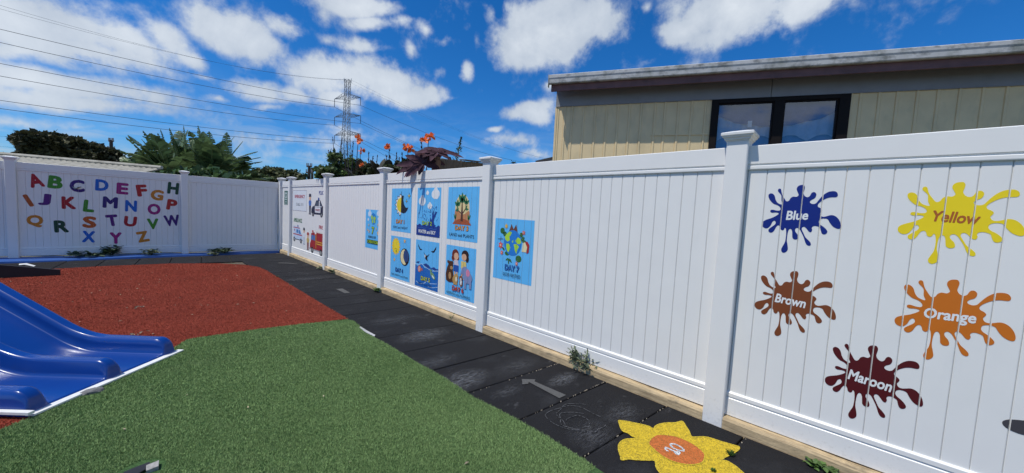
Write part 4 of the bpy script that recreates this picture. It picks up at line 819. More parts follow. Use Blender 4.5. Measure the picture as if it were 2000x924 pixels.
weed('weed', 'low pale weed on the black tiles left of the corner', 'weed', FL(1.42, .42, 0), 14, .07, .10, .07, .02, M['weedgrey'], 13)
weed('grass_tuft', 'green grass tuft in the tile joint over the chalk flower', 'grass', ground(1427, 889), 170, .055, .035, .03, .0016, WD, 14, stems=False)
weed('grass_tuft', 'smaller grass tuft in the joint at the chalk flower lower petal', 'grass', ground(1393, 921), 80, .035, .03, .03, .0016, WD, 15, stems=False)
weed('grass_tuft', 'dry grass tuft where red and green turf meet the path', 'grass', ground(677, 625), 60, .04, .05, .03, .002, mat('dry_grass', (.28, .24, .10), .8, .2, 20, island=.4), 16, stems=False)
weed('grass_tuft', 'pale grass tuft on the red turf edge, nearer one', 'grass', ground(568, 557), 50, .05, .06, .03, .003, M['weedgrey'], 17, stems=False)
weed('grass_tuft', 'pale grass tuft on the red turf edge, farther one', 'grass', ground(541, 541), 50, .05, .08, .03, .003, M['weedgrey'], 18, stems=False)
# leaf litter on the red and green turf
rn = random.Random(21); lt = MB()
for i in range(120):
    if i < 100: p = Vector((rn.uniform(-4.6, -1.1), rn.uniform(4.7, 9.6), .014))
    else: p = Vector((rn.uniform(-3.3, -1.1), rn.uniform(1.3, 4.2), .020))
    a = rn.uniform(0, 6.3); l = rn.uniform(.005, .020)*(1 if i < 110 else .6); w = l*rn.uniform(.2, .5); c, s = math.cos(a), math.sin(a)
    lt.add([(p.x+c*l, p.y+s*l, p.z), (p.x-s*w, p.y+c*w, p.z+.004), (p.x-c*l, p.y-s*l, p.z), (p.x+s*w, p.y-c*w, p.z+.003)], [(0, 1, 2, 3)])
tag(lt.build('leaf_litter', mat('dry_leaf', (.42, .36, .24), .9, .3, 20, island=.4), None, fix=False), 'dry leaf scraps scattered over the turf', 'leaf litter', kind='stuff')
for i, (x, y) in enumerate(((264, 604), (272, 654))):
    p = ground(x, y); b = MB(); rn = random.Random(i+3)
    for k in range(10):
        a = rn.uniform(0, 6.3); q = p+Vector((rn.uniform(-.07, .07), rn.uniform(-.05, .05), .018)); l = .035; b.add([q, q+Vector((math.cos(a)*l*.5-.01, math.sin(a)*l*.5, .01)), q+Vector((math.cos(a)*l, math.sin(a)*l, .002)), q+Vector((math.cos(a)*l*.5+.01, math.sin(a)*l*.5, .004))], [(0, 1, 2, 3)])
    tag(b.build('leaf_pile', mat('grey_leaf', (.22, .21, .15), .9, .2, 20, island=.4), None, origin=p, fix=False), ['dull green dead leaf on the red turf, farther from the slide', 'pale grey dead leaf on the red turf just behind the slide'][i], 'leaf')
# grit in the tile joints
rn = random.Random(8); b = MB()
for (x0, y0), (x1, y1), n in (((1093,709),(925,766),26), ((1183,745),(1018,819),30), ((1303,793),(1140,892),14), ((1465,850),(1400,910),16)):
    A = ground(x0, y0); B_ = ground(x1, y1)
    for k in range(n):
        p = A.lerp(B_, rn.random()**1.3); r = rn.uniform(.001, .0038); b.box((p.x-r, p.y-r*.7, -.004), (p.x+r, p.y+r*.7, r*.9))
tag(b.build('joint_grit', mat('pale_grit', (.45, .38, .28), .9, .3, 60), None), 'pale grit and leaf scraps caught in the tile joints', 'grit', kind='stuff')

# ------------------------------------------------------------------ house behind the fence
ha = R(-24.5); HP = Vector((2.15, 3.72, 0)); HU = Vector((math.sin(ha), math.cos(ha), 0)); HN = Vector((-math.cos(ha), math.sin(ha), 0))
def H(u, n, z): return HP + HU*u + HN*n + Vector((0, 0, z))
def hpx(px, py, n=0.): p = on_plane(px, py, H(0, n, 0), HN); return (p-HP).dot(HU), p.z
def hbox(b, u0, u1, n0, n1, z0, z1): b.prism([(n0, z0), (n1, z0), (n1, z1), (n0, z1)], u0, u1, lambda n, z, u: H(u, n, z)); return b
hs = empty('house', H(-4.5, 0, 0), 'tan clad house with dark framed window, grey frieze and lichened gutter behind the fence', 'house')
FB = 3.215; OV = .33
uA = 0.; UE = -8.5
GT0 = hpx(1075, 146, OV)[1]; GB0 = hpx(1080, 163, OV)[1]; GE = hpx(1072, 150, OV)[0]; FBZ = hpx(1090, 178, OV-.06)[1]
u1w, _ = hpx(1390.5, 200); u2w, _ = hpx(1661, 186)
# cladding boards
bounds = []; u = 0.
cl = [hpx(x, 250)[0] for x in (1099, 1113, 1135.5, 1158, 1180, 1202, 1224.5, 1247, 1274)]
cl = [0.] + cl + [hpx(x, 225)[0] for x in (1295, 1321, 1347, 1374)] + [u1w]
cr_ = [u2w] + [hpx(x, 215)[0] for x in (1674, 1710, 1745, 1784, 1824, 1866, 1911, 1957)]
while cr_[-1] > UE: cr_.append(cr_[-1]-.205)
def clad(ub, ua, z0, z1):
    """one board between ua < ub with a raised lip and shadow groove on its left"""
    w = ub-ua; g = .006; l = min(.035, w*.3)
    o = [(0, -.02), (0, .0), (w-l-.008, .0), (w-l, .009), (w-g-.004, .009), (w-g, -.004), (w, -.004), (w, -.02)]
    b = MB(); b.prism(o, z0, z1, lambda x, n, z: H(ua+x, n, z)); b.build('cladding_board', M['clad'], hs)
for a, c in zip(cl[:-1], cl[1:]): 
    if a-c > .005: clad(a, c, .3, FB)
for a, c in zip(cr_[:-1], cr_[1:]): clad(a, c, .3, FB)
clad(u1w, u2w, .3, 1.95)
b = MB(); hbox(b, 0, UE, -.10, -.0205, 0, 3.9) if False else hbox(b, UE, 0, -.12, -.0205, .0, 1.9); b.build('wall', M['clad'], hs)
b = MB(); hbox(b, u1w, -.0, -.12, -.0205, 1.9, 3.75); b.build('wall', M['clad'], hs)
b = MB(); hbox(b, UE, u2w, -.12, -.0205, 1.9, 3.75); b.build('wall', M['clad'], hs)
b = MB(); hbox(b, u2w, u1w, -.12, -.0205, FB, 3.75); b.build('wall', M['clad'], hs)
b = MB(); b.prism([(-.125, 0), (-.002, 0), (-.002, 3.72), (-.125, 3.72)], 0, 5.5, lambda u, z, d: H(u+.002, -.125-d, z)) ; b.build('wall', M['clad'], hs)
uj0, zj = hpx(1270, 264); uj1, _ = hpx(1385, 261)
b = MB(); hbox(b, uj1, uj0, .0005, .014, zj-.012, zj+.006); b.build('joint_strip', M['clad'], hs)
# corner trim
b = MB(); hbox(b, -.004, .028, -.03, .012, .3, FB-.003); b.build('corner_board', M['clad'], hs)
# frieze in two sheets with a joint
uj, _ = hpx(1507, 170); zf = GT0-.02
for a, c in ((UE, uj-.004), (uj+.004, .02)):
    b = MB(); b.prism([(-.02, FB), (.022, FB), (.022, FB+.010), (.018, FB+.014), (.018, zf), (-.02, zf)], a, c, lambda n, z, u: H(u, n, z)); b.build('frieze_board', M['frieze'], hs)
# soffit, fascia, gutter, roof
b = MB(); hbox(b, UE-.2, GE-.03, .02, OV-.06, GT0-.055, GT0-.045); b.build('soffit', M['fascia'], hs)
b = MB(); hbox(b, UE-.2, GE-.035, OV-.085, OV-.06, FBZ, GT0-.03); b.build('fascia', M['fascia'], hs)
gh = GT0-GB0; gp_ = [(OV-.058, GB0), (OV-.01, GB0), (OV, GB0+.012), (OV+.004, GB0+gh*.45), (OV+.012, GB0+gh*.62), (OV+.014, GT0-.010), (OV+.004, GT0-.002), (OV-.012, GT0-.004), (OV-.014, GT0-.012), (OV-.03, GB0+.02), (OV-.05, GB0+.02), (OV-.058, GT0-.02)]
b = MB(); b.prism(gp_, UE-.2, GE, lambda n, z, u: H(u, n, z)); b.build('gutter', M['gutter'], hs)
b = MB(); hbox(b, GE, GE+.006, OV-.062, OV+.017, GB0-.05, GT0); b.build('gutter_end', M['gutter'], hs)
vs = []; fs = []; nu = int((GE-.02-UE+.2)/.019); rows = [(OV-.035, 0.), (OV-.5, .035), (-6.5, .52)]
for i in range(nu+1):
    u = GE-.02-i*.019; w = .010*math.cos(i*math.pi/2)
    for n, dz in rows: vs.append(H(u, n, GT0+.006+w+dz))
for i in range(nu):
    for j in range(2): fs.append((i*3+j, i*3+j+1, i*3+j+4, i*3+j+3))
k = len(vs); vs += [v-Vector((0, 0, .012)) for v in vs]; fs += [tuple(k+q for q in f[::-1]) for f in fs[:nu*2]]; fs += [(i*3, (i+1)*3, k+(i+1)*3, k+i*3) for i in range(nu)] + [(0, k, k+1, 1), (1, k+1, k+2, 2)]
b = MB(); b.add(vs, fs); b.build('roof', M['roof'], hs)
# window
win = MB(); WT = FB-.003; WB = 1.98; f = .055; um0, _ = hpx(1527, 250); um1, _ = hpx(1507.5, 250)
fo = .028
def wf(u0, u1, z0, z1, n1=fo): hbox(win, min(u0, u1), max(u0, u1), -.06, n1, z0, z1)
ul, _ = hpx(1400, 240); ur, _ = hpx(1636, 220)
wf(u1w, ul, WB, WT); wf(u2w, ur, WB, WT); wf(um0, um1, WB+.03, WT-.05, fo-.003); wf(ul-.0005, ur+.0005, WT-.055, WT, fo-.002); wf(ul-.0005, ur+.0005, WB, WB+.05, fo-.002)
wn_ = win.build('window', M['frame'], hs)
for a, c in ((ul, um1), (um0, ur)):
    w = MB(); e = .014; lo, hi = min(a, c), max(a, c)
    b = MB(); b.add([H(lo-.004, -.02, WB+.04), H(hi+.004, -.02, WB+.04), H(hi+.004, -.02, WT-.045), H(lo-.004, -.02, WT-.045)], [(0, 1, 2, 3)]); b.build('pane', M['glass'], wn_)
    # inner sash
    s = MB(); z0, z1 = WB+.05, WT-.055
    for r_ in ((lo, lo+e, z0, z1), (hi-e, hi, z0, z1), (lo+e, hi-e, z1-e, z1), (lo+e, hi-e, z0, z0+e)): hbox(s, r_[0], r_[1], -.03, .008, r_[2], r_[3])
    s.build('sash', M['frame'], wn_)
# curtain: pleated net below, blue swag above
def cloth(u0, u1, ztop, zbot, n0, amp, per, mt, name, ph=0.):
    vs = []; fs = []; nx = 70; nz = 8
    for i in range(nx+1):
        u = u0+(u1-u0)*i/nx
        zt, zb = ztop(i/nx), zbot(i/nx)
        for j in range(nz+1):
            q = j/nz; vs.append(H(u, n0+amp*math.sin(u*2*math.pi/per+ph+.6*math.sin(u*9))*(.4+.6*q), zt+(zb-zt)*q))
    for i in range(nx):
        for j in range(nz): fs.append((i*(nz+1)+j, i*(nz+1)+j+1, (i+1)*(nz+1)+j+1, (i+1)*(nz+1)+j))
    b = MB(); b.add(vs, fs); return b.build(name, mt, hs, True, fix=False)
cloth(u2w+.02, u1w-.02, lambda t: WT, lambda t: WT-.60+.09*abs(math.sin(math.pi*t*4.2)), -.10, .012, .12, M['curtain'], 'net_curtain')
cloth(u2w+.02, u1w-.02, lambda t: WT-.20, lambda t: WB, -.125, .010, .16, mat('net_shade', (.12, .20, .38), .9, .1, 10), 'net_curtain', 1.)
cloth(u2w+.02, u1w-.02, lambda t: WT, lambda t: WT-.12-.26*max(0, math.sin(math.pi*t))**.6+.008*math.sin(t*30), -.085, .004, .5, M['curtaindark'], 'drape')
b = MB(); hbox(b, *sorted((hpx(1463, 240)[0], hpx(1471, 240)[0])), -.075, -.055, hpx(1466, 247)[1], hpx(1467, 234)[1]); b.build('white_tag', M['whiteboard'], hs)
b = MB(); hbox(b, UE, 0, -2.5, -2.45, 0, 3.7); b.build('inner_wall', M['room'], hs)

# ------------------------------------------------------------------ foliage builders
def leafcloud(b, c, rad, n, ls, rn, clumps=14, shell=.55):
    cs = []
    for _ in range(clumps):
        while True:
            v = Vector((rn.uniform(-1, 1), rn.uniform(-1, 1), rn.uniform(-1, 1)))
            if shell < v.length < 1: break
        cs.append((Vector((c[0]+v.x*rad[0], c[1]+v.y*rad[1], c[2]+v.z*rad[2])), rn.uniform(.25, .5)))
    for _ in range(n):
        cc, k = rn.choice(cs); v = Vector((rn.gauss(0, 1), rn.gauss(0, 1), rn.gauss(0, 1))).normalized()*(rn.random()**.4)*k
        p = cc+Vector((v.x*rad[0], v.y*rad[1], v.z*rad[2])); d = Vector((rn.gauss(0, 1), rn.gauss(0, 1), rn.gauss(0, .7))).normalized(); s = d.orthogonal().normalized()
        s.rotate(Matrix.Rotation(rn.uniform(0, 6.28), 3, d)); l = ls*rn.uniform(.6, 1.4); w = l*.35
        b.add([p, p+d*l*.5+s*w, p+d*l, p+d*l*.5-s*w], [(0, 1, 2, 3)])
def tree(name, label, base, lobes, n, ls, mt, seed, th, tr=.25, group=None, clumps=14):
    rn = random.Random(seed); t = empty(name, base, label, 'tree', group)
    c = MB()
    for (cc, rad, k) in lobes: leafcloud(c, cc, rad, int(n*k), ls, rn, clumps)
    c.build('crown', mt, t, fix=False)
    w = MB(); w.tube([base, base+Vector((.1, 0, th*.5)), base+Vector((0, .1, th))], [tr, tr*.8, tr*.6], 8)
    w.build('trunk', M['bark'], t, True)
    w = MB()
    for (cc, rad, k) in lobes:
        w.tube([base+Vector((0, 0, th*.8)), (base+Vector((0, 0, th)))*.5+Vector(cc)*.5, cc], [tr*.55, tr*.35, tr*.12], 5)
    w.build('limbs', M['bark'], t, True); return t
def lobe(px, py, d, rx, ry, k=1., depth=1.):
    p = at(px, py, d); sc = (p-EYE).dot(fw)/F; return (p, (rx*sc*1., rx*sc*depth, ry*sc), k)
def gbase(px, d): p = at(px, 400, d); return Vector((p.x, p.y, 0))
tree('dark_tree', 'large dark rounded tree behind the shed roof at the left', gbase(125, 55), [lobe(92, 291, 55, 42, 24), lobe(76, 300, 55, 26, 18, .6), lobe(140, 294, 55, 38, 20), lobe(185, 303, 55, 30, 16, .7), lobe(120, 280, 55, 30, 12, .5), lobe(64, 312, 55, 18, 12, .4)], 9000, .42, M['leafbrown'], 31, 5, .5)
tree('distant_tree', 'small distant dark tree at the far left edge above the fence', gbase(15, 90), [lobe(12, 308, 90, 18, 4), lobe(-15, 307, 90, 16, 5)], 1500, .5, M['leafdark'], 32, 6, .3)
tree('round_tree', 'olive green round tree between the banana clump and the corner', gbase(545, 30), [lobe(540, 345, 30, 36, 18), lobe(522, 350, 30, 24, 16, .6), lobe(562, 352, 30, 24, 14, .6), lobe(500, 350, 30, 20, 14, .5)], 5000, .22, M['leafolive'], 33, 2.5, .2)
tree('thin_tree', 'sparse dark tree right of the olive tree', gbase(583, 34), [lobe(580, 346, 34, 16, 12)], 700, .25, M['leafdark'], 34, 2.5, .15)
tree('low_shrub', 'low dark shrub under the banana clump, right end', gbase(500, 18), [lobe(490, 350, 18, 26, 14), lobe(460, 352, 18, 24, 12, .6)], 2200, .13, M['leafmid'], 35, 1.3, .08)
tree('low_tree', 'low dark trees along the horizon behind the power pole', gbase(225, 70), [lobe(225, 318, 70, 26, 10), lobe(250, 320, 70, 18, 10, .5), lobe(205, 316, 70, 18, 8, .5)], 2600, .4, M['leafdark'], 36, 5, .3)
# banana clump
def banana_leaf(b, r, base, az, el, L_, wd, droop, rn):
    """torn blade either side of a curved midrib"""
    n = 16; d = Vector((math.cos(az)*math.cos(el), math.sin(az)*math.cos(el), math.sin(el))); pts = []; p = Vector(base)
    for i in range(n+1):
        pts.append(p.copy()); d = (d+Vector((0, 0, -droop/n*(.3+1.6*i/n)))).normalized(); p = p+d*(L_/n)
    r.tube(pts, [.022*(1-.8*i/n) for i in range(n+1)], 4, False)
    side = Vector((-math.sin(az), math.cos(az), 0)); twist = rn.uniform(-.5, .5); roll = Vector((math.cos(az), math.sin(az), 0))*rn.uniform(-.8, .8)
    for sgn in (-1, 1):
        ws = [0]*(n+1); tear = 0
        for i in range(n+1): f0 = i/n; ws[i] = wd*(math.sin(math.pi*min(.999, .04+f0*.96))**.6)*(1.1-.35*f0)
        for i in range(1, n):
            if rn.random() < .22: tear = rn.uniform(-.22, .22)
            dd = pts[i+1]-pts[i]; s = (side*sgn+roll*sgn+Vector((0, 0, twist*sgn*.5-.12+tear))).normalized(); fwd = dd.normalized()
            def edge(k, w0): return pts[k]+s*w0+fwd*w0*.55
            gap = rn.uniform(.3, .7) if rn.random() < .38 else .06
            a0, a1 = pts[i], pts[i+1]; e0, e1 = edge(i, ws[i]*rn.uniform(.9, 1.05)), edge(i+1, ws[i+1]*rn.uniform(.9, 1.05)); e1 = e1.lerp(e0, gap)
            m0, m1 = a0.lerp(e0, .5)+Vector((0, 0, .02)), a1.lerp(e1, .5)+Vector((0, 0, .02))
            b.add([a0, a1, m1, e1, e0, m0], [(0, 1, 2, 5), (5, 2, 3, 4)])
def banana():
    rn = random.Random(77); k_ = 0
    for (px, d, n, top) in ((285, 17.5, 9, 300), (330, 16.5, 12, 280), (372, 17.5, 12, 285), (415, 16.5, 12, 285), (455, 17.5, 9, 305), (350, 19.5, 8, 270), (398, 19.5, 8, 275)):
        g = gbase(px, d); lab = 'banana plant, %s in the clump behind the shaded fence' % {285: 'leftmost', 330: 'second from left of the front row', 372: 'middle of the front row', 415: 'fourth from left of the front row', 455: 'rightmost', 350: 'left one of the back row', 398: 'right one of the back row'}[px]
        t = empty('banana_plant', g, lab, 'banana plant', 'banana plants behind the far fence'); b = MB(); r = MB(); st = MB()
        hz = at(px, top+52, d).z
        st.tube([g, g+Vector((0, 0, hz))], [.16, .10], 8); st.build('stem', M['bananarib'], t, True)
        for i in range(int(n*1.25)):
            az = rn.uniform(0, 2*math.pi); el = rn.uniform(.5, 1.5); base = g+Vector((0, 0, hz*rn.uniform(.82, 1.0)))
            banana_leaf(b, r, base, az, el, rn.uniform(1.0, 1.7), rn.uniform(.24, .36), rn.uniform(.1, 1.1), rn)
        b.build('leaves', M['banana'], t, fix=False); r.build('midribs', M['bananarib'], t, fix=False)
    # long leaves leaning out at the two ends and standing above the clump
    for (x0, y0, x1, y1, d) in ((300, 318, 250, 268, 16.3), (310, 330, 237, 291, 16.2), (300, 335, 240, 308, 16.4), (345, 300, 333, 252, 16.4), (362, 300, 359, 247, 16.3), (330, 310, 316, 254, 16.4), (412, 300, 409, 258, 16.3), (442, 302, 443, 260, 16.3), (460, 310, 500, 293, 16.2), (455, 320, 505, 303, 16.3), (450, 330, 508, 311, 16.3), (395, 300, 394, 262, 16.5), (440, 318, 470, 275, 16.4), (350, 305, 340, 270, 16.5), (425, 305, 455, 268, 16.6), (315, 318, 280, 272, 16.5)):
        A = at(x0, y0, d); B_ = at(x1, y1, d+rn.uniform(-.3, .3)); v = B_-A; t = empty('banana_leaf', A, 'long torn banana leaf standing out of the clump behind the shaded fence', 'banana leaf', 'banana leaves standing out of the clump')
        b = MB(); r = MB(); banana_leaf(b, r, A-v*.35, math.atan2(v.y, v.x), math.atan2(v.z, math.hypot(v.x, v.y)), v.length*1.38, rn.uniform(.12, .19), rn.uniform(.1, .3), rn)
        b.build('blade', M['banana'], t, fix=False); r.build('midrib', M['bananarib'], t, fix=False)
banana()
# broad light leaves low in front of the bananas
tt = tree('leafy_shrub', 'light green broad leaved shrub low in front of the banana clump', gbase(415, 15.2), [lobe(390, 344, 15.2, 30, 12), lobe(430, 345, 15.2, 34, 14), lobe(350, 348, 15.2, 30, 10, .6), lobe(300, 350, 15.2, 30, 10, .5)], 900, .20, mat('light_leaf', (.075, .13, .045), .4, .3, 6, island=.6, trans=.2), 41, 1.2, .05)

# shed with corrugated roof behind the far fence
def shed():
    d = 14.5; A = at(36, 306, 15.5); B_ = at(316, 330, 13.2); n = (B_-A); nn = Vector((n.y, -n.x, 0)).normalized()
    if (EYE-A).dot(nn) < 0: nn = -nn
    t = empty('shed', Vector((A.x, A.y, 0)), 'old shed with pale corrugated roof showing just over the shaded fence', 'shed')
    A0 = A-n*.35; L_ = n*1.35; m_ = int(L_.length/.022); vs = []; fs = []
    for i in range(m_+1):
        p = A0+L_*(i/m_); w = .022*math.cos(i*math.pi/3)
        vs += [p+Vector((0, 0, w)), p+nn*2.0+Vector((0, 0, w-.62))]
    for i in range(m_): fs.append((2*i, 2*i+1, 2*i+3, 2*i+2))
    k = len(vs); vs += [v-Vector((0, 0, .01)) for v in vs]; fs += [tuple(k+q for q in f[::-1]) for f in fs[:m_]]
    b = MB(); b.add(vs, fs); b.build('roof', M['fibro'], t, True, fix=False)
    b = MB(); b.tube([A0+Vector((0, 0, .035)), A0+L_+Vector((0, 0, .035))], .05, 6); b.build('ridge_cap', M['fibro'], t)
    b = MB(); q = A0+nn*1.9; b.add([(q.x, q.y, 0), (q.x+L_.x, q.y+L_.y, 0), (q.x+L_.x, q.y+L_.y, B_.z-.65), (q.x, q.y, A.z-.65)], [(0, 1, 2, 3)])
    b.build('wall', M['housewall'], t)
shed()

# garden behind the right fence
def canna(name, label, top, base, bloom, mt, seed, group=None, buds=True):
    rn = random.Random(seed); t = empty(name, base, label, 'flower', group); v = top-base; b = MB()
    mid = base+v*.5+Vector((rn.uniform(-.03, .03), rn.uniform(-.03, .03), 0)); b.tube([base, mid, top], [.011, .009, .005], 6, False); b.build('stem', M['stemdark'], t, True)
    if bloom:
        for k in range(bloom):
            c = top+Vector((rn.uniform(-.04, .04), rn.uniform(-.04, .04), rn.uniform(-.05, .05))); p = MB()
            for i in range(9):
                d = Vector((rn.gauss(0, 1), rn.gauss(0, 1), rn.gauss(.2, .8))).normalized(); s = d.orthogonal().normalized(); s.rotate(Matrix.Rotation(rn.uniform(0, 6.3), 3, d)); l = rn.uniform(.06, .10); w = l*.42; up_ = s.cross(d)*l*.2
                p.add([c, c+d*l*.5+s*w, c+d*l+s*w*.5+up_, c+d*l*.95-s*w*.5-up_, c+d*l*.5-s*w], [(0, 1, 2), (0, 2, 3), (0, 3, 4)])
            p.build('bloom', M['petal'], t, fix=False)
    if buds:
        p = MB()
        for i in range(9):
            f_ = rn.uniform(.72, 1.0); c = base+v*f_; a = rn.uniform(0, 6.3); d = Vector((math.cos(a)*.5, math.sin(a)*.5, 1)).normalized()
            p.tube([c, c+d*.02, c+d*.04], [.003, .008, .002], 5)
        p.build('seed_heads', M['stemdark'], t, fix=False)
    return t
GD = 4.1
def tp(px, py, d=None, m=.35):
    v = ray(px, py); df = math.hypot(v.x, v.y)*(-CX/v.x)      # where that direction crosses the fence
    return at(px, py, max(d or 6.5, df+m/max(.3, v.x/math.hypot(v.x, v.y))))
def stem_pair(x0, y0, x1, y1, d): return tp(x0, y0, d), tp(x1, y1, d)
can = [(700,270,694,345,7.6,2,'tallest orange canna flower right of the pylon',False),(704,292,697,345,7.65,1,'lower orange canna bloom beneath the tallest one right of the pylon',False),(760,291,768,335,6.3,1,'orange canna flower above the third fence post cap',True),(797,287,794,335,6.1,2,'orange canna flower left of the purple leaves',False),(837,272,830,330,5.9,2,'orange canna flower standing highest over the purple leaves',False),(711,328,706,350,7.2,2,'drooping orange canna bloom low beside the green bush',False),(688,256,0,0,0,0,'',0)]
for x0, y0, x1, y1, d, n, lab, bd in can:
    if n: canna('canna_flower', lab, tp(x0, y0, d), tp(x1, y1, d)-Vector((0, 0, .5)), n, None, x0, 'orange canna flowers behind the fence', bd)
i = 0
for x0, y0, x1, y1, d in ((650,268,662,345,7.8),(646,292,656,345,7.7),(668,270,662,345,7.9),(677,275,680,345,7.8),(690,276,682,345,7.6),(664,292,666,345,7.5),(720,296,722,340,7.0),(775,300,770,340,6.3),(755,305,762,340,6.3),(786,298,783,340,6.1),(780,308,776,338,6.2),(823,271,826,320,5.9),(737,305,732,340,6.8),(728,305,732,340,6.8),(641,295,655,330,7.8),(673,296,675,340,7.6)):
    canna('canna_stalk', 'dark spent canna stalk with seed heads behind the fence', tp(x0, y0, d), tp(x1, y1, d)-Vector((0, 0, .5)), 0, None, 100+i, 'spent canna stalks behind the fence'); i += 1
def paddle(b, base, az, el, l, w, bend=.5):
    n = 7; d = Vector((math.cos(az)*math.cos(el), math.sin(az)*math.cos(el), math.sin(el))); side = Vector((-math.sin(az), math.cos(az), 0)); P = []; p = Vector(base)
    for i in range(n+1): P.append(p.copy()); d = (d-Vector((0, 0, bend/n))).normalized(); p = p+d*(l/n)
    for i in range(n):
        w0, w1 = w*math.sin(math.pi*(i+.02)/n)**.7, w*math.sin(math.pi*min(1, (i+1.0)/n)*.999)**.7; u_ = Vector((0, 0, .25))
        b.add([P[i], P[i+1], P[i+1]+(side+u_)*w1, P[i]+(side+u_)*w0], [(0, 1, 2, 3)]); b.add([P[i], P[i+1], P[i+1]-(side-u_)*w1, P[i]-(side-u_)*w0], [(3, 2, 1, 0)])
i = 0
for px, py, d, l, w, el in ((705,345,7.2,.42,.09,1.35),(698,348,7.2,.40,.12,1.0),(742,342,6.6,.40,.08,1.3),(735,344,6.6,.36,.08,1.1),(748,343,6.5,.32,.09,.9),(765,342,6.2,.28,.10,.9),(785,340,6.0,.30,.11,.5),(775,338,6.1,.25,.11,.35),(757,335,6.3,.26,.08,1.3),(800,336,5.9,.25,.07,1.3),(808,335,5.9,.25,.07,1.2),(720,345,6.9,.30,.08,.8)):
    rn = random.Random(900+i); b = MB()
    for k in range(3): paddle(b, tp(px, py+6, d), rn.uniform(0, 6.3), el*rn.uniform(.8, 1.05), l*rn.uniform(.8, 1.1), w)
    tag(b.build('canna_leaves', M['bronze'], None, True, origin=tp(px, py+6, d), fix=False), 'bronze canna leaves standing behind the white fence', 'plant', 'bronze canna leaves behind the fence'); i += 1
# green bush with thin willowy shoots left of the cannas
tree('green_bush', 'dense green bush behind the fence at the foot of the pylon', gbase(665, 9.0), [lobe(665, 339, 9.0, 34, 14), lobe(645, 342, 9.0, 22, 10, .5), lobe(690, 338, 9.0, 20, 16, .6), lobe(705, 345, 9.0, 20, 8, .4)], 4200, .055, mat('bush_leaf', (.10, .165, .04), .6, .3, 8, island=.6, trans=.2), 51, 1.4, .03)
rn = random.Random(12); tw = empty('leafy_sprig', gbase(628, 9.2), 'thin leafy shoots rising over the fence left of the bush', 'plant'); b = MB(); st = MB()
for x0, y0 in ((634, 315), (618, 328), (647, 322), (625, 322), (640, 335), (608, 338), (655, 312), (705, 312), (712, 322)):
    T_ = tp(x0, y0, 8.2); B_ = tp((x0+640)/2 if x0 < 690 else x0-4, 350, 8.2); st.tube([B_, (B_+T_)/2+Vector((.02, 0, .02)), T_], [.005, .004, .002], 4, False)
    for k in range(12):
        q = B_.lerp(T_, rn.uniform(.35, 1)); a = rn.uniform(0, 6.3); d = Vector((math.cos(a), math.sin(a), rn.uniform(-.4, .5))); l = rn.uniform(.05, .10); s = Vector((-math.sin(a), math.cos(a), .2))*l*.14; b.add([q, q+d*l*.5+s, q+d*l, q+d*l*.5-s], [(0, 1, 2, 3)])
b.build('foliage', M['leafmid'], tw, fix=False); st.build('shoots', M['leafmid'], tw, fix=False)
tree('garden_shrub', 'low dark leafy shrub filling the gap between cannas and purple leaves', gbase(740, 7.6), [lobe(722, 338, 7.6, 20, 14), lobe(745, 340, 7.3, 20, 12, .7), lobe(775, 334, 6.7, 22, 13, .8), lobe(803, 329, 6.4, 16, 13, .6)], 3000, .075, mat('garden_leaf', (.050, .062, .024), .6, .5, 5, island=.7, trans=.15), 61, 1.4, .03)
tree('garden_shrub', 'light green willowy shrub rising round the pylon foot behind the cannas', gbase(676, 8.8), [lobe(662, 318, 8.8, 20, 16), lobe(692, 324, 8.8, 16, 14, .7), lobe(640, 332, 8.8, 18, 10, .5)], 420, .10, mat('willowy_leaf', (.10, .15, .05), .6, .3, 5, island=.6, trans=.25), 62, 1.5, .02)
# purple palmate leaves
def palmate(name, label, C_, Nrm, Up, r, lobes, seed, droop=.25):
    rn = random.Random(seed); Nrm = Nrm.normalized(); X = (Up-Nrm*Up.dot(Nrm)).normalized(); Y = Nrm.cross(X); b = MB()
    for a, l in lobes:
        d = X*math.cos(R(a))+Y*math.sin(R(a)); s = Nrm.cross(d); L_ = r*l; w = r*.17*rn.uniform(.9, 1.15); n = 8; ring = []
        for i in range(n+1):
            t = i/n; ww = w*(math.sin(math.pi*t**.75)**.8 if 0 < t < 1 else (.35 if t == 0 else 0)); p = C_+d*L_*t-Nrm*droop*r*t*t*l; ser = 1+(.14 if i % 2 else -.05)
            ring.append((p-s*ww*ser+Nrm*ww*.35, p, p+s*ww*ser+Nrm*ww*.35))
        vs = [q for t_ in ring for q in t_]; fs = []
        for i in range(n): fs += [(i*3, i*3+1, i*3+4, i*3+3), (i*3+1, i*3+2, i*3+5, i*3+4)]
        b.add(vs, fs)
    return tag(b.build(name, M['purple'], None, True, origin=C_, fix=False), label, 'leaf')
nrmc = lambda P: (EYE-P).normalized()
P1 = tp(826, 317, 4.9, -.02); palmate('purple_leaf', 'largest purple lobed leaf, hanging over the top of the white fence', P1, nrmc(P1)+Vector((0, 0, .35)), Vector((0, 0, 1)), .275, [(100, 1.35), (135, 1.15), (70, .95), (35, .75), (0, .6), (-35, .75), (-70, .9), (-105, .9), (165, .7)], 1, .12)
P2 = tp(852, 296, 5.0, .12); palmate('purple_leaf', 'upper purple lobed leaf pointing right toward the conifer sprig', P2, nrmc(P2)*.6+Vector((0, 0, .8)), Vector((0, 0, 1)), .28, [(-92, 1.4), (-60, .7), (0, .5), (30, .55), (60, .8), (95, 1.1), (125, .8), (-125, .9), (160, .8)], 2, .15)
P3 = tp(842, 312, 5.1, .15); palmate('purple_leaf', 'shaded purple leaf between the two larger ones', P3, nrmc(P3)+Vector((.3, 0, .2)), Vector((0, 0, 1)), .24, [(-100, 1.), (-60, .9), (-20, .8), (20, .8), (60, .9), (100, 1.)], 3)
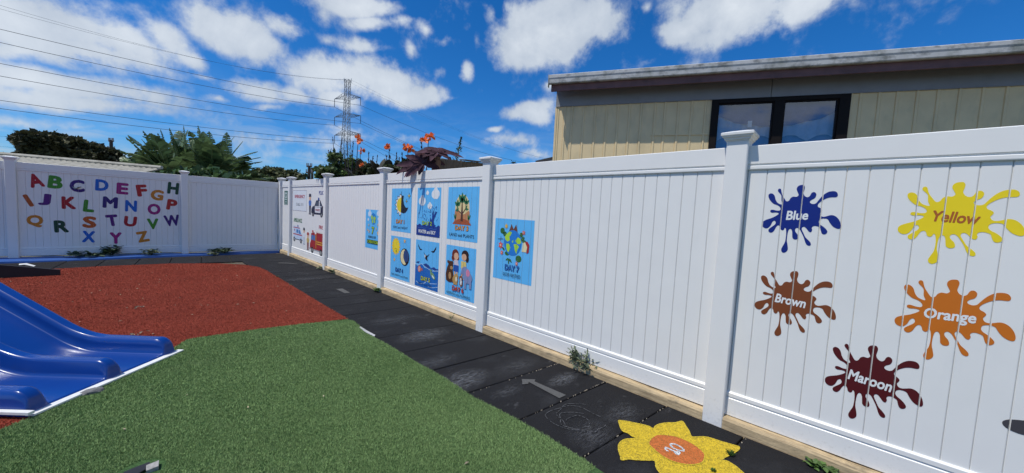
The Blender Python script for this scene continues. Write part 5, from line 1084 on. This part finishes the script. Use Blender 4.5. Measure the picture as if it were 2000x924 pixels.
P4 = tp(802, 326, 5.2, .10); palmate('purple_leaf', 'dull purple leaf low at the left of the lobed leaves', P4, nrmc(P4)+Vector((0, 0, .7)), Vector((0, 0, 1)), .20, [(120, 1.2), (80, 1.1), (40, .8), (0, .7), (-60, .7), (155, .9)], 4)
# leaf tip that hangs in front of the top rail and shades it
P5 = FR(4.60, .10, ZT-.02); hang = MB(); hang.add([FR(4.50, -.05, ZT+.06), FR(4.62, -.05, ZT+.08), FR(4.74, .06, ZT-.02), FR(4.72, .10, ZT-.10), FR(4.66, .07, ZT-.05), FR(4.56, .05, ZT+.00)], [(0, 1, 2, 5), (5, 2, 3, 4)])
tag(hang.build('purple_leaf', M['purple'], None, origin=P5, fix=False), 'purple leaf tip drooping in front of the white top rail', 'leaf')
b = MB(); rn = random.Random(4)
st = MB(); st.tube([tp(815, 350, 5.4), P1, P2], [.014, .012, .008], 6, False); tag(st.build('castor_stalk', M['stemdark'], None, origin=tp(815, 350, 5.4), fix=False), 'dark stalk carrying the purple lobed leaves', 'plant')
# conifer sprig
rn = random.Random(6); cs = empty('conifer_sprig', gbase(890, 7.), 'upright green sprig standing behind the paling fence', 'shrub'); b = MB(); st = MB()
T_ = tp(901, 270, 7.); B_ = tp(888, 330, 7.); st.tube([B_, T_], [.012, .003], 5, False)
for k in range(260):
    f_ = rn.random(); q = B_.lerp(T_, f_)+Vector((rn.gauss(0, .05*(1-f_)+.004), rn.gauss(0, .05*(1-f_)+.004), 0)); a = rn.uniform(0, 6.3); l = rn.uniform(.02, .05); d = Vector((math.cos(a)*.6, math.sin(a)*.6, .9)); s = Vector((-math.sin(a), math.cos(a), 0))*.01; b.add([q, q+d*l*.5+s, q+d*l, q+d*l*.5-s], [(0, 1, 2, 3)])
for dx, dy in ((-10, -14), (-18, -6), (12, -6)):
    T2 = tp(888+dx, 322+dy, 7.)
    for k in range(60):
        q = B_.lerp(T2, rn.uniform(.3, 1)); a = rn.uniform(0, 6.3); l = .04; d = Vector((math.cos(a)*.6, math.sin(a)*.6, .9)); s = Vector((-math.sin(a), math.cos(a), 0))*.01; b.add([q, q+d*l*.5+s, q+d*l, q+d*l*.5-s], [(0, 1, 2, 3)])
b.build('foliage', M['leafmid'], cs, fix=False); st.build('stem', M['bark'], cs)
rn = random.Random(9); c_ = tp(1003, 319, 6.); b = MB()
for k in range(60):
    q = c_+Vector((rn.gauss(0, .02), rn.gauss(0, .02), rn.gauss(0, .015))); a = rn.uniform(0, 6.3); l = .03; d = Vector((math.cos(a)*.8, math.sin(a)*.8, .4)); s = Vector((-math.sin(a), math.cos(a), 0))*.009; b.add([q, q+d*l*.5+s, q+d*l, q+d*l*.5-s], [(0, 1, 2, 3)])
b.tube([c_-Vector((0, 0, .6)), c_], [.006, .003], 4)
tag(b.build('shrub_tip', M['leafdark'], None, origin=c_, fix=False), 'tiny dark shrub tip showing right of the second post cap', 'shrub')
# old paling fence behind
def palings():
    A = tp(855, 309, 5.3, .22); B_ = tp(985, 324, 10.5); v = B_-A; v.z = 0; t = empty('paling_fence', Vector((A.x, A.y, 0)), 'weathered grey brown timber paling fence running away behind the white fence', 'fence'); n = int(v.length/.10); d = v.normalized(); s = Vector((-d.y, d.x, 0))*.018
    zA, zB_ = A.z, B_.z; rn = random.Random(2)
    for i in range(n):
        p = A+d*(i*.10); q = p+d*.094; z = zA+(zB_-zA)*i/n + rn.uniform(-.008, .006); o = rn.uniform(-.003, .003)
        b = MB(); b.add([(w.x, w.y, zz) for zz in (0, z) for w in (p-s+s*o, q-s+s*o, q+s, p+s)], [(0,3,2,1),(4,5,6,7),(0,1,5,4),(1,2,6,5),(2,3,7,6),(3,0,4,7)]); b.build('paling', M['paling'], t)
    e = A-d*.11; b = MB(); s2 = s*2.4
    b.add([(w.x, w.y, zz) for zz in (0, zA+.006) for w in (e-s2, e+d*.105-s2, e+d*.105+s2, e+s2)], [(0,3,2,1),(4,5,6,7),(0,1,5,4),(1,2,6,5),(2,3,7,6),(3,0,4,7)]); b.build('post', mat('brown_post', (.22, .13, .09), .9, .25, 20), t)
    C0 = A+d*1.2; C1 = A+d*2.6; b = MB(); b.add([(w.x, w.y, zz) for zz in (C0.z+.01, C0.z+.03) for w in (C0-s*3, C1-s*3, C1+s*3, C0+s*3)], [(0,3,2,1),(4,5,6,7),(0,1,5,4),(1,2,6,5),(2,3,7,6),(3,0,4,7)])
    for vtx in range(len(b.v)):
        x, y, z = b.v[vtx]; f_ = ((Vector((x, y, 0))-Vector((A.x, A.y, 0))).dot(d))/(n*.10); b.v[vtx] = (x, y, z-A.z+zA+(zB_-zA)*f_ + .0)
    b.build('capping_board', M['paling'], t)
palings()
# dark roof tip left of the house
A = at(1046, 314, 16); B_ = at(1094, 303, 16); b = MB(); dn = Vector((0, 0, -3.4)); bk_ = (A-EYE).normalized()*4; bk_.z = 0
b.add([A, B_, B_+bk_, A+bk_, A-Vector((0, 0, .12)), B_-Vector((0, 0, .12)), B_+bk_-Vector((0, 0, .12)), A+bk_-Vector((0, 0, .12))], [(0, 1, 2, 3), (7, 6, 5, 4), (0, 4, 5, 1), (1, 5, 6, 2), (2, 6, 7, 3), (3, 7, 4, 0)])
r_ = empty('garage', Vector((A.x, A.y, 0)), 'dark roofed garage just visible between the fence and the tan house', 'garage'); b.build('roof', M['trim'], r_)
b = MB(); q0 = A.lerp(B_, .25); b.add([(q0.x, q0.y, 0), (B_.x, B_.y, 0), (B_.x+bk_.x, B_.y+bk_.y, 0), (q0.x+bk_.x, q0.y+bk_.y, 0), q0-Vector((0, 0, .13)), B_-Vector((0, 0, .13)), B_+bk_-Vector((0, 0, .13)), q0+bk_-Vector((0, 0, .13))], [(0, 1, 5, 4), (1, 2, 6, 5), (2, 3, 7, 6), (3, 0, 4, 7)]); b.build('wall', M['housewall'], r_)

# ------------------------------------------------------------------ pylon, wires, poles
PD = 150.
def pyl():
    base = gbase(679, PD); sc = (at(679, 300, PD)-EYE).dot(fw)/F; ax = rt.copy(); ax.z = 0; ax.normalize(); ay = Vector((-ax.y, ax.x, 0))
    t = empty('transmission_pylon', base, 'tall steel lattice transmission pylon with three pairs of crossarms', 'pylon')
    cx = lambda py: at(679-(py-262)*-.045 if False else 676+(262-py)*.03, py, PD)
    lv = [(156, 15), (184, 15.5), (196, 15.5), (222, 17), (233, 18), (262, 21), (272, 22), (300, 30), (340, 45), (395, 62)]
    corners = []
    for py, w in lv:
        c = cx(py); h = w*sc/2*.52; corners.append([Vector((c.x, c.y, c.z))+ax*(a*h)+ay*(b_*h) for a, b_ in ((-1, -1), (1, -1), (1, 1), (-1, 1))])
    corners[-1] = [Vector((p.x, p.y, 0)) for p in corners[-1]]
    rr = .075
    for k in range(4):
        b = MB(); b.tube([c[k] for c in corners], rr*1.3, 4); b.build('tower_leg', M['steel'], t)
    b = MB()
    for i in range(len(corners)-1):
        seg = {0: 3, 1: 1, 2: 3, 3: 1, 4: 3, 5: 1, 6: 2, 7: 2, 8: 2}[i]
        for k in range(4):
            a0, a1 = corners[i][k], corners[i+1][k]; c0, c1 = corners[i][(k+1) % 4], corners[i+1][(k+1) % 4]
            for s in range(seg):
                f0, f1 = s/seg, (s+1)/seg
                b.tube([a0.lerp(a1, f0), c0.lerp(c1, f1)], rr*.75, 3, False); b.tube([c0.lerp(c1, f0), a0.lerp(a1, f1)], rr*.75, 3, False)
            b.tube([a0, c0], rr*.8, 3, False)
    b.build('lattice_bracing', M['steel'], t)
    ends = []
    for (yt, yb, hw) in ((184, 193, 25.5), (222, 228.5, 25.5), (256, 264, 25.5)):
        for sgn in (-1, 1):
            c0 = cx(yt); c1 = cx(yb); tip = at(679+sgn*hw, yb+(.5 if sgn < 0 else -2.5), PD); b = MB()
            for q in (-1, 1):
                o = ay*(q*5*sc); r0_ = Vector(c0)+ax*(sgn*5*sc)+o; r1_ = Vector(c1)+ax*(sgn*5.5*sc)+o
                b.tube([r0_, tip], rr, 3, False); b.tube([r1_, tip], rr, 3, False)
                for f_ in (.25, .5, .75): b.tube([r0_.lerp(tip, f_), r1_.lerp(tip, f_)], rr*.7, 3, False); b.tube([r1_.lerp(tip, f_-.25), r0_.lerp(tip, f_)], rr*.7, 3, False)
            b.build('crossarm', M['steel'], t)
            e = tip-Vector((0, 0, 15*sc)); b = MB(); b.tube([tip, e], .10, 5); b.build('insulator', M['wire'], t); ends.append(e)
    tops = [cx(156)+ax*(s*7*sc) for s in (-1, 1)]
    b = MB()
    for p in tops: b.tube([p-Vector((0, 0, 1.)), p+Vector((0, 0, .6))+ax*.0], rr, 4)
    b.build('earth_peak', M['steel'], t)
    return ends, tops
ends, tops = pyl()
def wire(A, B_, sag, label, r=.04, grp='power lines to the pylon', thru=None):
    pts = []
    if thru:    # parabola whose middle is set so that the line runs where the photograph shows it
        pass
    for i in range(41):
        f_ = i/40; p = A.lerp(B_, f_); p.z -= sag*4*f_*(1-f_); pts.append(p)
    d0 = max(4, (EYE-A).length); b = MB(); b.tube(pts, [max(.006, r*min(1.6, (p-EYE).length/PD*1.0)) for p in pts], 4, False)
    return tag(b.build('power_line', M['wire'], None, origin=A, fix=False), label, 'power line', grp)
# neighbouring pylon stands out of frame to the left and nearer
def left_end(px0, py0, slope, d=95): return at(px0, py0, d)
Lw = [(0, 57.), (0, 83.), (0, 124.), (0, 148.), (0, 196.), (0, 212.)]
for k, (e, y0) in enumerate(zip([ends[1], ends[0], ends[3], ends[2], ends[5], ends[4]], [57, 83, 124, 148.5, 196, 212])):
    v0 = at(0, y0, 100.); ex = e; ext = v0+(v0-ex)*.30; ext.z += 1.5
    # the wire passes through v0 : choose the sag so
    f0 = 1-1/1.30; Q = ext.lerp(ex, f0); sag = (Q.z-v0.z)/(4*f0*(1-f0)) if f0 else 0
    wire(ext, ex, sag+.0, 'dark power line left of the pylon, %s of the six counted downward' % ('topmost', 'second', 'third', 'fourth', 'fifth', 'lowest')[k], .055)
for k, (e, y0) in enumerate(zip(ends, [0]*6)):
    x1, y1 = [(1010, 345), (1085, 322), (1000, 375), (1050, 352), (900, 385), (960, 375)][k]
    ex = at(x1, y1, 330.); wire(e, ex, 6, 'dark power line falling to the right from the %s crossarm of the pylon' % ('upper left', 'upper right', 'middle left', 'middle right', 'lower left', 'lower right')[k], .050, 'conductors right of the pylon')
for k, p in enumerate(tops):
    v0 = at([50, 80][k], 0, 100.); ext = v0+(v0-p)*.2; ext.z -= 1; wire(ext, p, 3.0+.5*k, 'thin earth wire reaching the pylon peak, %s of the two' % ('upper', 'lower')[1-k], .025, 'earth wires on the pylon')
    wire(p, at(1120, 318, 330.), 6, 'thin grey earth wire descending right of the pylon', .02, 'earth wires right of the pylon')
for y0, y1 in ((262, 272), (283, 289)):
    wire(at(-60, y0-3, 60.), at(225, y1+3, 60.), .3, 'thin service wire low over the dark tree', .018, 'service wires at the left')
def upole(px, ytop, d, arms, label):
    g = gbase(px, d); T_ = at(px, ytop, d); t = empty('power_pole', g, label, 'pole'); sc = (T_-EYE).dot(fw)/F; b = MB(); b.tube([g, Vector((g.x, g.y, T_.z))], [.20, .14], 8); b.build('pole', M['pole'], t)
    ax = rt.copy(); ax.z = 0; ax.normalize()
    for dy, hw in arms:
        z = T_.z-dy*sc; b = MB(); c = Vector((g.x, g.y, z)); b.tube([c-ax*hw*sc, c+ax*hw*sc], .09, 4); b.build('crossarm', M['pole'], t)
        for s in (-.95, -.4, .4, .95):
            q = c+ax*hw*sc*s; b = MB(); b.tube([q, q+Vector((0, 0, .35))], [.06, .05], 5); b.build('insulator', M['steel'], t)
upole(220, 274, 60, [(2, 4.5), (18, 6.5)], 'dark wooden power pole beside the dark tree at the left')
upole(603, 324, 45, [(1, 5), (13, 6)], 'dark power pole above the corner of the fences')
upole(609, 335, 50, [(0, 3)], 'shorter dark pole right behind the corner power pole')
wire(at(609, 337, 50.), at(660, 343, 40.), .2, 'service wire from the corner poles into the bush', .02, 'service wires at the corner')
wire(at(586, 336, 50.), at(603, 337, 45.), .1, 'short service wire left of the corner power pole', .02, 'service wires at the corner')
